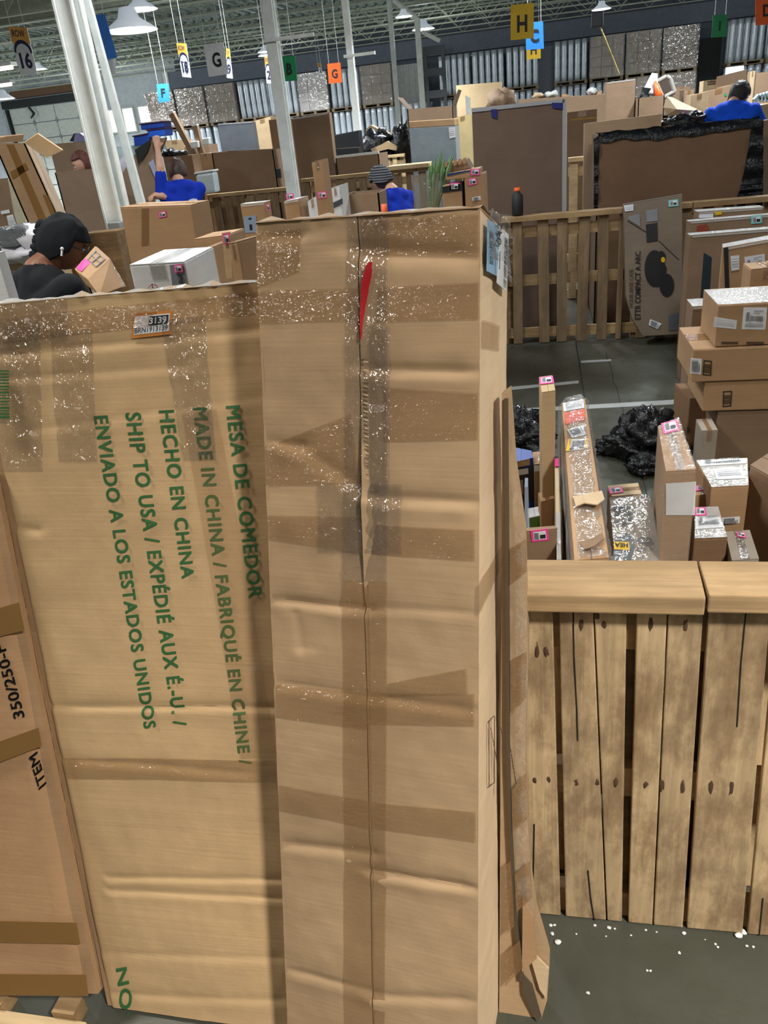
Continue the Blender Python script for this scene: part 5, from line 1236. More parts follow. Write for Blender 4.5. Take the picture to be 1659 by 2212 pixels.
p = at(1641, 212, 10.9); t = thing('blue_towels', 'pale blue folded cloth on the carton at the right edge', 'cloth', p); mb = MB()
for i in range(4): mb.prism([at(1630 + 7 * i, 214 - 2 * i, 10.8), at(1640 + 7 * i, 203 - 2 * i, 10.8), at(1645 + 7 * i, 214, 10.8), at(1638 + 7 * i, 220, 10.8)], Vector((0, .12, 0)), plain('pale_blue', srgb(150, 186, 210), .8))
mb.build('cloth', t)
# heap left of the white top carton
rr = random.Random(5)
for i, (x0, y0, x1, y1, m, lb) in enumerate([(1150, 200, 1178, 214, K6, 'torn pale paper scrap on the heap above the huge flat carton'), (1176, 196, 1206, 212, WHT, 'crumpled white packing paper on the heap above the huge flat carton'), (1206, 204, 1232, 216, K2, 'small brown scrap of card above the huge flat carton'), (1268, 190, 1290, 206, WHT, 'white paper bundle left of the white top carton'), (1285, 200, 1306, 222, K2, 'crumpled brown card beside the white top carton'), (1224, 212, 1250, 232, plain('mixed_white', srgb(196, 206, 206), .5), 'pale product packaging beside the yellow tape carton')]):
    a, b_ = at(x0, y1, 14.5), at(x1, y0, 14.5); t = thing('packing_scrap', lb, 'packing paper', ((a.x + b_.x) / 2, 14.5, a.z)); mb = MB(); mb.blob(((a.x + b_.x) / 2, 14.6, (a.z + b_.z) / 2), ((b_.x - a.x) / 2, .15, (b_.z - a.z) * .6), m, 12, .7, i, freq=2.5); mb.build('scrap', t)
carton('heap_bin', 'long brown bin under the heap of scraps behind the huge flat carton', [(1120, 215), (1310, 203)], 14.3, .8, 0, mat=K3, tape=None, flaps=False)

# ================================================================== MIDDLE DISTANCE
carton('grey_panel_carton', 'flat carton in grey film left of the column at the middle left', [(470, 268), (547, 263)], 13, .12, 0, mat=plain('grey_film_box', srgb(112, 118, 126), .35), tape='f')
carton('tan_tall_carton', 'tan carton just right of the grey film carton', [(548, 262), (584, 252)], 13.5, .4, 0, mat=K4, tape='c')
carton('dark_tall_carton', 'dark brown carton behind the column at the middle left', [(580, 260), (628, 256)], 12.2, .4, 0, mat=K5)
carton('tall_flat_carton', 'tall flat brown carton with a worn face right of the middle column', [(629, 257), (711, 244)], 11.5, .15, 0, mat=K3, tape='f')
open_carton('wide_open_carton', 'wide open brown carton behind the fence with the white tub', [(457, 330), (589, 323)], 11.5, .6, 0, mat=K3, flap=0)
carton('narrow_side_carton', 'narrow carton at the left end of the wide open carton', [(430, 333), (456, 331)], 11.5, .6, 0, mat=K2, tape='w')
open_carton('low_open_carton', 'open brown carton with a white rim behind the long pallet fence', [(725, 342), (818, 332)], 11.4, .7, 0, mat=K3, flap=0)
tt = [o for o in bpy.data.objects if o.name.startswith('low_open_carton')][0]; pl, q, b = t_pl[tt.name]
mb = MB(); mb.slab([q[0] + Vector((0, -.01, .0)), q[1] + Vector((0, -.01, 0)), q[1] + Vector((0, .05, .0)), q[0] + Vector((0, .05, 0))], Vector((0, 0, 1)), .03, WHT); mb.build('foam_rim', tt)
t = thing('white_tub', 'white rounded plastic tub hung on the fence beside the worker reaching up', 'tub', at(446, 422, 10.75))
q = [at(421, 377, 10.7), at(459, 371, 10.7), at(466, 416, 10.7), at(426, 421, 10.7)]
mb = MB(); mb.hexa(q + [p + Vector((0, .2, 0)) for p in q], plain('translucent_white', srgb(206, 220, 226), .3)); mb.build('tub', t, bevel=.035)
mb = MB(); c = sum(q[:2], Vector()) / 2; mb.slab([q[0] + Vector((-.01, -.01, 0)), q[1] + Vector((.01, -.01, 0)), q[1] + Vector((.01, .21, 0)), q[0] + Vector((-.01, .21, 0))], Vector((0, 0, 1)), .025, plain('tub_lid', srgb(220, 230, 234), .3)); mb.build('lid', t, bevel=.01)
# dark furniture and oddments behind
carton('black_case', 'large black flat case behind the tall flat carton', [(722, 292), (774, 282)], 14.5, .3, 0, mat=plain('black_case', (.012, .014, .016, 1), .4), tape=None)
carton('black_case_low', 'low black case with a pale edge behind the white rimmed carton', [(724, 322), (774, 319)], 13.6, .3, 0, mat=plain('black_case', (.012, .014, .016, 1), .4), tape='c')
poly_thing('bent_board', 'bent sheet of brown card arching over black bags', 'board', [(788, 330), (790, 280), (800, 270), (812, 276), (838, 288), (850, 325), (840, 325), (826, 296), (808, 292), (800, 330)], 15.8, .3, K3)
t = thing('black_bag', 'pile of black plastic under the bent board', 'plastic bag', at(830, 330, 15.2)); mb = MB(); mb.blob(at(815, 322, 15.3), (.30, .25, .30), BLK, 22, .5, 1, freq=3); mb.blob(at(868, 318, 15.2), (.20, .2, .35), BLK, 22, .5, 4, freq=3); mb.build('bag', t)
carton('bin_under_bags', 'dark bin filled with black bags behind the pale fence', [(790, 330), (885, 322)], 15.9, .8, 0, mat=plain('black_case', (.012, .014, .016, 1), .4), tape=None, flaps=False)
t = poly_thing('kraft_tray', 'torn tan card tray lying on the black bags', 'tray', [(800, 322), (824, 312), (836, 305), (860, 316), (860, 326), (838, 322), (822, 326), (805, 328)], 15.0, .3, K4)
carton('white_placard_far', 'pale blue-white board standing at the foot of the thin column', [(843, 276), (880, 270)], 20, .05, 0, mat=WHT, tape=None, flaps=False)
# grey wrapped appliance and friends
t = carton('wrapped_appliance', 'grey appliance in clear film with a tan carton lid', [(884, 278), (983, 272)], 12.0, .6, 0, mat=plain('appliance_grey', srgb(128, 148, 160), .35), tape=None, flaps=False, wrap=True, stick=[([(969, 275), (983, 274), (984, 296), (971, 299)], S_white())])
pl, q, b = t_pl[t.name]; up = Vector((0, 0, 1)); h = at(884, 262, 12).z - q[0].z
mb = MB(); mb.hexa([q[0] + up * h, q[1] + up * h, q[1] + up * .004, q[0] + up * .004, b[0] + up * h, b[1] + up * h, b[1] + up * .004, b[0] + up * .004], K2); mb.build('carton_lid', t, bevel=.01)
carton('yellow_tan_carton', 'tall yellowish carton between the wrapped appliance and the huge flat carton', [(981, 256), (1017, 247)], 12.6, .4, 0, mat=card('kraft_yellow', (.56, .44, .22, 1)), tape='c')
open_carton('taped_open_carton', 'open brown carton with a tape stripe above the wrapped appliance', [(880, 236), (978, 228)], 14.4, .6, 0, mat=K3, flap=.25, flap_sides=(2, 3), tilt=(70, 60, 40, 25))
carton('large_tan_board', 'large tan board standing behind the huge flat carton', [(985, 185), (1083, 177)], 17.5, .15, 0, mat=K4, tape=None)
t = thing('brown_bundle', 'brown plastic-wrapped bundle right of the large tan board', 'bundle', at(1082, 235, 16.5)); mb = MB(); mb.blob(at(1082, 218, 16.5), (.24, .2, .20), K3, 18, .5, 6, freq=2.5); mb.build('bundle', t)
carton('bundle_base', 'brown carton carrying the wrapped bundle', [(1058, 234), (1108, 230)], 16.4, .5, 0, mat=K3)
carton('white_strip_board', 'thin white board leaning left of the yellowish carton', [(1005, 205), (1016, 212)], 15.0, .03, 0, mat=WHT, tape=None, flaps=False)

# ---------------- sorting bench with small cartons (behind the tall carton)
def bench(label, x0, x1, y0, y1, z, m=PR):
    t = thing('sorting_bench', label, 'table', ((x0 + x1) / 2, (y0 + y1) / 2, 0))
    mb = MB(); mb.box((x0, y0, z - .04), (x1, y1, z), m); mb.build('table_top', t, bevel=.004)
    for x in (x0 + .05, x1 - .12):
        for y in (y0 + .05, y1 - .12):
            mb = MB(); mb.box((x, y, 0), (x + .07, y + .07, z - .042), m); mb.build('leg', t)
    return t
bz = 1.0
bench('sorting bench hidden behind the tall carton', at(600, 450, 6).x, at(1068, 430, 6).x, 5.3, 6.9, bz)
carton('taped_small_carton', 'small carton with a grey tape band and pink label near the middle column', [(613, 437), (645, 431)], 6.0, .28, bz, mat=K2, tape='f', stick=[([(617, 420), (634, 417), (636, 429), (619, 432)], S_pink())])
t = carton('upright_thin_carton', 'upright thin carton with a torn top and a pink label', [(673, 352), (697, 345)], 5.7, .16, bz, mat=K2, tape='w', stick=[([(685, 415), (706, 413), (707, 427), (688, 429)], S_pink())])
carton('white_flap_carton', 'small white-topped carton left of the upright thin carton', [(664, 436), (684, 424)], 6.1, .2, bz, mat=KW)
carton('grey_white_carton', 'white and grey carton right of the upright thin carton', [(714, 408), (733, 402)], 6.2, .3, bz, mat=KW, stick=[([(715, 440), (740, 428), (741, 440), (716, 452)], [(0, 0, 1, 1, plain('slate', srgb(60, 68, 76), .5))])])
open_carton('bench_open_carton', 'open carton with a pale flap left of the striped beanie', [(742, 422), (818, 416)], 6.5, .35, bz, mat=K3, flap=0)
t = carton('black_band_carton', 'carton with a black tape band and pink label below the plant', [(955, 404), (997, 397)], 5.8, .3, bz, mat=K2, tape=None, stick=[([(955, 404), (998, 396), (999, 411), (956, 417)], [(0, 0, 1, 1, INK)]), ([(972, 395), (993, 394), (992, 410), (972, 411)], S_pink())])
carton('pink_square_carton', 'carton with a tilted pink label and small white sticker by the plant', [(1003, 387), (1046, 376)], 5.8, .3, bz, mat=K2, tape=None, stick=[([(1010, 387), (1029, 383), (1031, 397), (1013, 402)], S_pink()), ([(1020, 427), (1038, 423), (1039, 432), (1021, 434)], S_bar())])
zt = at(1000, 390, 5.8).z + .012
t = carton('blue_tape_carton', 'flat carton with blue tape and pink label lying on two cartons', [(963, 379), (1037, 365)], 5.8, .28, zt, mat=K2, tape=None, stick=[([(966, 371 + 4), (1016, 362 + 5), (1016, 370), (966, 381)], [(0, 0, 1, 1, plain('blue_band', srgb(36, 62, 110), .5))]), ([(1016, 365), (1036, 364), (1037, 378), (1017, 379)], S_pink())])
t = thing('crushed_carton', 'crushed carton torn open around the plant', 'box', at(978, 372, 5.95)); mb = MB()
pts = [(948, 392), (946, 362), (960, 354), (1006, 344), (1013, 356), (1018, 364), (965, 378)]
mb.prism([at(x, y, 6.0) for x, y in pts], Vector((0, .3, 0)), K3); mb.build('body', t, bevel=.01)
mb = MB()
for i in range(5):
    x = 960 + 10 * i; mb.prism([at(x, 362 - 2 * i, 5.985), at(x + 7, 360 - 2 * i, 5.985), at(x + 7, 348 - 2 * i, 5.985), at(x, 350 - 2 * i, 5.985)], Vector((0, -.01, 0)), K2)
mb.build('torn_ridge', t)
# plant in a plastic sleeve
p = at(924, 420, 6.0); t = thing('potted_plant', 'green plant in a clear plastic sleeve between the boxes', 'plant', (p.x, 6.0, bz))
mb = MB(); mb.lathe([(0, 0), (.07, 0), (.09, .14), (.085, .14), (.0, .13)], (p.x, 6.0, bz), plain('dark_pot', (.03, .03, .03, 1), .5), 16); mb.build('pot', t)
LEAF = plain('leaf', srgb(104, 142, 96), .5); mb0 = None; rr = random.Random(4)
for (px, py) in [(928, 352), (934, 344), (940, 338), (946, 346), (952, 330), (955, 326), (950, 336), (960, 340), (978, 328), (980, 334), (926, 362), (936, 356), (944, 352), (966, 345), (976, 340), (930, 372), (938, 366)]:
    e = at(px, py - 2, 5.9 + .1 * rr.random()); s = Vector((p.x + .05 * (rr.random() - .5), 6.0, bz + .2)); m = s.lerp(e, .75)
    mb = MB(); mb.tube(s, m, .004, mat=LEAF, n=5); d = (e - m); sd = d.cross(Vector((rr.random() - .5, 1, .2))).normalized() * .014
    mb.add([m - d * .3, m + d * .3 + sd, e, m + d * .3 - sd, m + d * .35 + Vector((0, -.012, 0))], [(0, 1, 4), (1, 2, 4), (2, 3, 4), (3, 0, 4)], LEAF); mb.build('leaf', t)
mb = MB(); pr_ = []
for i in range(8): pr_.append((.085 + .03 * i / 7, .02 + .085 * i))
mb.lathe(pr_, (p.x, 6.0, bz), WRAP, 18); mb.build('plastic_sleeve', t)
# green bottle with an orange cap
p = at(830, 450, 5.5); t = thing('green_bottle', 'green bottle with an orange cap in front of the striped beanie man', 'bottle', (p.x, 5.5, bz)); h = at(830, 441, 5.5).z - bz
mb = MB(); mb.lathe([(0, 0), (.04, 0), (.042, .02), (.042, h * .7), (.03, h * .82), (.016, h * .88), (.016, h * .9)], (p.x, 5.5, bz), plain('green_plastic', srgb(60, 170, 120), .25)); mb.build('body', t)
mb = MB(); mb.lathe([(.020, h * .88), (.020, h), (0, h)], (p.x, 5.5, bz), SOR); mb.build('cap', t)
# ================================================================== LEFT BIN
t = carton('pink_label_box', 'brown carton with a pink label and crumpled top left of the middle', [(259, 449), (411, 444), (417, 535), (266, 565)], 4.6, .3, 0, mat=K2, tape='c', stick=[([(342, 458), (359, 455), (361, 468), (344, 471)], S_pink())], ftape=[[(306, 450), (322, 449), (322, 530), (306, 532)]])
bench('sorting bench under the white carton', -1.80, -.75, 2.75, 3.6, 1.02)
t = carton('white_box', 'white carton with a grey band, red smile print and pink label', [(279, 574), (399, 567)], 2.95, .42, 1.022, yaw=-6, mat=KW, tape='w', stick=[([(367, 572), (398, 569), (402, 614), (373, 616)], [(0, 0, 1, 1, plain('grey_band', srgb(120, 126, 134), .5))])])
pl, q, b = t_pl[t.name]; PQ = lambda pts: [onp(x, y, pl) for x, y in pts]
decal(t, 'label_sticker', PQ([(376, 572), (394, 570), (397, 587), (379, 589)]), S_pink(), lift=.008)
qq = PQ([(386, 592), (395, 592), (397, 612), (388, 612)]); text(t, 'ama', [qq[1], qq[2], qq[3], qq[0]], INK, lift=.008, bold=.02)
for (xa, ya, xb, yb) in ((321, 622, 325, 617), (325, 617, 329, 614), (334, 614, 338, 616), (338, 616, 342, 620)): decal(t, 'print', PQ([(xa, ya - 1), (xb, yb - 1), (xb, yb + 1), (xa, ya + 1)]), [(0, 0, 1, 1, plain('smile_red', srgb(210, 50, 60), .5))], lift=.006)
for y in (613, 618): decal(t, 'print', PQ([(329, y), (332, y), (332, y + 3), (329, y + 3)]), [(0, 0, 1, 1, INK)], lift=.006)
t = thing('tilted_parcel', 'taped tan parcel with a pink stripe label in front of the man in black', 'box', at(215, 640, 3.1)); A, B, C_, D, E_, F_ = [at(x, y, Y) for x, y, Y in ((160, 581, 2.95), (206, 529, 3.2), (238, 558, 3.1), (188, 602, 2.85), (272, 618, 3.05), (216, 640, 2.8))]
mb = MB(); bk = Vector((-.0, .2, -.06)); G = A + (F_ - D); mb.add([A, B, C_, D, E_, F_, G, B + (F_ - D)], [(3, 2, 1, 0), (5, 4, 2, 3), (0, 6, 5, 3), (1, 7, 6, 0), (2, 4, 7, 1), (6, 7, 4, 5)], K2); mb.build('body', t, bevel=.006)
tq4 = [A.lerp(B, .02), B.lerp(A, .02), C_, D]; tq4 = [A, B, C_, D]
decal(t, 'label_sticker', [lerp4(tq4, .05, .1), lerp4(tq4, .45, .1), lerp4(tq4, .45, .5), lerp4(tq4, .05, .5)], [(0, 0, 1, 1, PINK)], lift=.004)
decal(t, 'print', [lerp4(tq4, .45, .25), lerp4(tq4, .85, .25), lerp4(tq4, .85, .9), lerp4(tq4, .45, .9)], [(0, 0, 1, .08, GINK), (0, .92, 1, 1, GINK), (0, 0, .06, 1, GINK), (.94, 0, 1, 1, GINK), (.47, 0, .53, 1, GINK), (0, .46, 1, .54, GINK)], lift=.005)
mb = MB(); mb.slab([C_.lerp(B, .2), C_.lerp(B, .0), E_, E_.lerp(F_, .15)], Vector((0, -1, .3)).normalized(), .004, WRAP); mb.build('tape', t)
carton('dark_open_carton', 'carton with a dark panel above its front left of the narrow pink label carton', [(418, 518), (489, 509)], 4.3, .3, 0, mat=K2, tape=None)
t = carton('narrow_pink_carton', 'narrow carton with a pink label and a shaded side next to the tall carton', [(493, 527), (513, 524)], 2.9, .24, 1.022, yaw=14, mat=K2, tape='w')
pl, q, b = t_pl[t.name]
mb = MB(); mb.slab([at(480, 503, 2.95), at(498, 500, 2.95), at(503, 600, 2.95), at(490, 602, 2.95)], Vector((0, -1, 0)), .006, K4); mb.build('side_flap', t)
decal(t, 'label_sticker', [at(482, 506, 2.943), at(496, 503, 2.943), at(497, 526, 2.943), at(484, 529, 2.943)], S_pink(), lift=.004)
carton('tan_side_carton', 'tan carton with a pink corner label behind the white carton', [(447, 536), (462, 534)], 3.5, .2, 0, mat=K2)
t = carton('blue_label_carton', 'carton with a pale blue label near the left fence', [(519, 443), (572, 438)], 5.2, .12, 0, mat=K2, tape='f', stick=[([(527, 468), (553, 465), (557, 502), (530, 503)], [(0, 0, 1, 1, plain('blue_paper', srgb(150, 176, 206), .5)), (.38, .1, .62, .22, INK), (.4, .5, .62, .85, INK)]), ([(575, 440), (582, 440), (584, 455), (577, 456)], S_pink())])
# big open carton leaning at the far left
t = thing('leaning_open_carton', 'tall open brown carton leaning left with flaps up at the left edge', 'box', at(30, 500, 5.2).xy.to_3d())
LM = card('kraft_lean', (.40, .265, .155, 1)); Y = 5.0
q = [at(-14, 309, Y), at(54, 309, Y), at(140, 500, Y), at(68, 500, Y)]
d0, d1 = q[3] - q[0], q[2] - q[1]; q[3] = q[0] + d0 * (q[0].z / (q[0].z - q[3].z)); q[2] = q[1] + d1 * (q[1].z / (q[1].z - q[2].z))
for k in (2, 3): q[k].z = .004
dep = at(85, 333, Y + .5) - q[1]; b = [p + Vector((dep.x, .5, dep.z if i < 2 else 0)) for i, p in enumerate(q)]
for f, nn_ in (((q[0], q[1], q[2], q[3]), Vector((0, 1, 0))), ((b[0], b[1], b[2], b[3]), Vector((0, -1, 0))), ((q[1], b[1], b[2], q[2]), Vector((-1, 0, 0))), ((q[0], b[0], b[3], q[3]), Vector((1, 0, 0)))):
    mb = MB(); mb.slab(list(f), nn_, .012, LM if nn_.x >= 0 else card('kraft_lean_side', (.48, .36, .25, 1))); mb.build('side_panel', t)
for pts, Yf, m in (([(52, 308), (81, 289), (135, 325), (101, 341)], Y + .25, K4), ([(-20, 298), (50, 291), (48, 306), (-20, 309)], Y + .45, LM), ([(-30, 300), (10, 296), (0, 309), (-20, 309)], Y, LM)):
    mb = MB(); mb.prism([at(x, y, Yf) for x, y in pts], Vector((.0, .01, .006)), m); mb.build('flap', t)
FP = (q[0], Vector((0, -1, 0)))
for pts in ([(14, 312), (30, 312), (112, 500), (94, 500)], [(22, 372), (56, 352), (62, 366), (28, 388)], [(92, 420), (104, 422), (128, 480), (116, 480)]):
    decal(t, 'tape', [onp(x, y, FP) for x, y in pts], [(0, 0, 1, 1, TAPEB)], lift=.003)
carton('label_stack_carton', 'brown carton with white labels at the left edge behind the leaning carton', [(-40, 392), (17, 386)], 6.0, .4, 0, mat=K3, stick=[([(2, 456), (20, 452), (22, 460), (3, 463)], [(0, 0, 1, 1, PAPER)]), ([(15, 466), (28, 463), (36, 485), (20, 490)], S_white())])
poly_thing('foam_strip', 'tall strip of pale foam beside the leaning carton', 'foam', [(17, 387), (22, 388), (50, 455), (60, 500), (38, 500), (30, 460)], 5.6, .06, plain('foam_cream', srgb(206, 204, 180), .8)); to_floor(bpy.data.objects['foam_strip'], 2)
# plastic packs and white bags
t = thing('silver_pack', 'grey plastic-wrapped pack at the left edge behind the man in black', 'package', at(25, 545, 4.6)); mb = MB(); mb.prism([at(x, y, 4.6) for x, y in ((-20, 494), (28, 487), (50, 488), (55, 508), (40, 532), (-20, 540))], Vector((0, .2, 0)), film('silver_bag', (.16, .18, .20, 1), 1.0, .15, 10, .8)); mb.build('pack', t, bevel=.02)
for i, (lb, cpx, r) in enumerate((('white plastic parcel bag left of the cap of the man in black', (78, 520), (.14, .1, .10)), ('white plastic bag with dark print at the left edge', (10, 550), (.10, .1, .07)), ('large white parcel bag lying behind the man in black', (55, 545), (.22, .12, .07)))):
    t = thing('parcel_bag', lb, 'bag', at(cpx[0], cpx[1] + 12, 4.75)); mb = MB(); mb.blob(at(*cpx, 4.7), r, plain('white_poly', srgb(214, 216, 228), .3), 18, .5, i, freq=2.2); mb.build('bag', t)
carton('bag_pallet', 'low tan carton under the white parcel bags', [(-60, 566), (100, 550)], 4.7, .24, 0, mat=K4, tape=None)
carton('white_edge_box', 'white carton cut by the left edge beside the man in black', [(-160, 560), (-8, 549)], 2.9, .06, 0, mat=KW, tape=None)
# cartons around the red-haired worker
open_carton('dark_open_bin', 'dark brown open carton in front of the brown-haired person', [(118, 373), (206, 366)], 6.75, .45, 0, mat=card('kraft_dark_bin', (.25, .175, .12, 1)), flap=0)  # one even dark brown board for the whole carton
carton('back_panel_carton', 'grey-brown carton panel behind the brown-haired person', [(105, 313), (160, 308)], 8.6, .3, 0, mat=K3)
carton('pale_panel_carton', 'pale carton panel by the column behind the brown-haired person', [(155, 312), (206, 310)], 9.2, .3, 0, mat=K6)
carton('brown_plank_box', 'brown wooden crate side between the man in black and the column', [(172, 506), (250, 498)], 5.7, .2, 0, mat=wood('crate_wood', (.26, .165, .085, 1), (.12, .07, .04, 1), 'x', .5), tape=None, flaps=False)
t = poly_thing('lilac_cloth', 'lilac sheet of cloth hanging beyond the leaning carton', 'cloth', [(158, 312), (162, 290), (172, 287), (200, 308), (204, 316)], 12, .1, plain('lilac', srgb(176, 170, 226), .7))
carton('cloth_carton', 'carton under the lilac cloth', [(140, 316), (215, 311)], 12.1, .4, 0, mat=K4, tape=None)
poly_thing('dark_hanger', 'dark metal arm sticking up behind the lilac cloth', 'bracket', [(150, 305), (160, 288), (196, 288), (200, 306), (186, 296), (166, 292), (158, 306)], 12.3, .1, INK)
# blue totes and bits by the windows
for i, (pts, m, lb) in enumerate((([(303, 270), (352, 264), (353, 275), (305, 281)], 'tote_blue', 'upper blue tote stacked below the far windows'), ([(318, 283), (355, 278), (356, 293), (320, 297)], 'tote_bright', 'bright blue tote in the middle of the far stack'), ([(288, 296), (320, 290), (322, 312), (290, 316)], 'tote_blue', 'lower left blue tote of the far stack'))):
    q = [at(x, y, 20 + i * .0) for x, y in pts]; t = thing('blue_tote', lb, 'tote', (q[2] + q[3]) / 2); mb = MB(); mb.hexa(q + [p + Vector((0, .5, 0)) for p in q], plain(m, srgb(26, 62, 150) if m == 'tote_blue' else srgb(30, 84, 190), .5)); mb.build('body', t, bevel=.02)
    mb = MB(); mb.slab([q[0] + Vector((-.02, -.02, 0)), q[1] + Vector((.02, -.02, 0)), q[1] + Vector((.02, .52, 0)), q[0] + Vector((-.02, .52, 0))], Vector((0, 0, 1)), .03, plain('tote_rim', srgb(60, 26, 60), .5)); mb.build('rim', t)
carton('tote_stand', 'pale blue bench carton under the far totes', [(236, 318), (350, 308)], 20.3, .6, 0, mat=plain('pale_teal', srgb(190, 214, 216), .6), tape=None, flaps=False)
for i, (a, b_, m) in enumerate((((372, 246), (412, 322), K3), ((422, 272), (436, 330), K3))):
    t = thing('card_tube', ['long brown cardboard profile leaning left above the reaching worker', 'short brown cardboard profile with a white end'][i], 'cardboard tube', at(*b_, 12)); mb = MB(); P_, Q_ = at(*a, 12.7), at(*b_, 12.7); Q_ = Q_ + (Q_ - P_) * ((Q_.z - .03) / (P_.z - Q_.z)); t.location = (Q_.x, Q_.y, 0); OFF[t.name] = Vector((Q_.x, Q_.y, 0)); mb.tube(P_, Q_, .06, .06, mat=m, n=4, smooth=False); mb.build('profile', t)
    mb = MB(); d = (at(*a, 12.7) - at(*b_, 12.7)).normalized(); mb.tube(at(*a, 12.7), at(*a, 12.7) + d * .02, .062, mat=WHT, n=4, smooth=False); mb.build('end_cap', t)
carton('far_heap_bin', 'brown carton with white scraps behind the reaching worker', [(398, 318), (450, 312)], 13.3, .4, 0, mat=K3)
carton('tan_back_carton', 'tan carton behind the raised hand', [(356, 304), (396, 302)], 13.5, .4, 0, mat=K4)
for i, (x, y) in enumerate(((420, 312), (443, 305))):
    t = thing('white_pack', ['white packet on the heap behind the reaching worker', 'small pale blue packet beside the white one'][i], 'packet', at(x, y + 8, 12.7)); mb = MB(); q = [at(x - 9 + 3 * i, y - 6, 12.6), at(x + 7, y - 8, 12.6), at(x + 9, y + 7, 12.6), at(x - 7, y + 9, 12.6)]; mb.hexa(q + [p + Vector((0, .1, 0)) for p in q], WHT); mb.build('pack', t, bevel=.01)
t = thing('black_bag', 'heap of shiny black bags behind the reaching worker', 'plastic bag', at(380, 342, 10.84)); mb = MB(); mb.blob(at(368, 332, 10.84), (.11, .1, .06), BLK, 26, .4, 8, freq=2.6); mb.blob(at(386, 334, 10.84), (.13, .1, .05), BLK, 26, .4, 9, freq=2.6); mb.build('bag', t)
carton('bag_bin', 'dark carton filled with black bags behind the reaching worker', [(352, 340), (414, 335)], 10.7, .28, 0, mat=K5, tape=None)
# carton being lifted by the worker
t = poly_thing('lifted_carton', 'flattened brown carton held up by the reaching worker', 'box', [(286, 338), (330, 300), (358, 297), (340, 345), (350, 392), (356, 408), (322, 432), (256, 446), (250, 400)], 7.9, .04, card('kraft_lift', (.27, .185, .12, 1)))
mb = MB(); mb.prism([at(x, y, 7.88) for x, y in ((292, 324), (328, 299), (320, 325), (300, 354))], Vector((0, -.01, 0)), INK); mb.build('inside_print', t)
mb = MB(); mb.prism([at(x, y, 7.88) for x, y in ((322, 352), (332, 344), (345, 388), (341, 396))], Vector((0, -.01, 0)), plain('poly_lilac', srgb(170, 176, 200), .4)); mb.build('plastic_lining', t)
carton('sack_carton', 'brown carton under the white sack beside the column', [(250, 376), (296, 373)], 8.3, .3, 0, mat=K3, tape=None)
t = thing('white_sack', 'white sack between the column and the slim post', 'bag', at(272, 372, 8.4)); mb = MB(); mb.blob(at(274, 358, 8.4), (.10, .1, .13), plain('white_poly', srgb(214, 216, 228), .3), 16, .4, 3); mb.build('bag', t)

# ================================================================== PEOPLE
SKA = plain('skin_light', srgb(206, 158, 132), .55); SKB = plain('skin_brown', srgb(120, 78, 58), .55)
JEAN = plain('dark_denim', (.03, .04, .07, 1), .9, spec=.2); SHOE = plain('shoe_rubber', (.03, .03, .03, 1), .7)
def capsule(bm, a, b, r0, r1, n=14):
    z = (b - a); L = z.length; z = z.normalized() if L > 1e-6 else Vector((0, 0, 1)); x = z.orthogonal().normalized(); y = z.cross(x)
    rings = []; k = 5
    for j in range(1, k): t = -math.pi / 2 + math.pi / 2 * j / k; rings.append((a + z * r0 * math.sin(t), r0 * math.cos(t)))
    for j in range(5): f = j / 4; rings.append((a.lerp(b, f), r0 + (r1 - r0) * f))
    for j in range(1, k): t = math.pi / 2 * j / k; rings.append((b + z * r1 * math.sin(t), r1 * math.cos(t)))
    vs = [[bm.verts.new(c + (x * math.cos(2 * math.pi * i / n) + y * math.sin(2 * math.pi * i / n)) * r) for i in range(n)] for c, r in rings]
    for A, B in zip(vs, vs[1:]):
        for i in range(n): bm.faces.new((A[i], A[(i + 1) % n], B[(i + 1) % n], B[i]))
    bm.faces.new(vs[0][::-1]); bm.faces.new(vs[-1])
def ell(bm, c, M, r, shape=None, nu=28, nv=20):
    rows = []
    for j in range(1, nv):
        ph = math.pi * j / nv; row = []
        for i in range(nu):
            t = 2 * math.pi * i / nu; d = Vector((math.sin(ph) * math.cos(t), math.sin(ph) * math.sin(t), math.cos(ph)))
            p = Vector((d.x * r[0], d.y * r[1], d.z * r[2]))
            if shape: p = shape(d, p)
            row.append(bm.verts.new(c + M @ p))
        rows.append(row)
    for A, B in zip(rows, rows[1:]):
        for i in range(nu): bm.faces.new((A[i], B[i], B[(i + 1) % nu], A[(i + 1) % nu]))
    bm.faces.new(rows[0]); bm.faces.new(rows[-1][::-1])
def head_shape(d, p):
    # local: +y face, +z up ; jaw narrows, brow, nose, chin
    q = p.copy()
    if d.z < -.1: k = min(1, (-d.z - .1) / .9); q.x *= 1 - .38 * k; q.y *= 1 - .10 * k
    if d.y > .3:
        nx = math.exp(-(d.x / .16) ** 2)
        q.y += .022 * nx * math.exp(-((d.z + .18) / .16) ** 2) + .006 * math.exp(-((d.z - .22) / .1) ** 2)
        q.y -= .009 * math.exp(-((abs(d.x) - .34) / .16) ** 2) * math.exp(-((d.z - .02) / .12) ** 2)
        q.y += .010 * math.exp(-(d.x / .3) ** 2) * math.exp(-((d.z + .82) / .14) ** 2) + .005 * nx * math.exp(-((d.z + .5) / .08) ** 2)
    return q
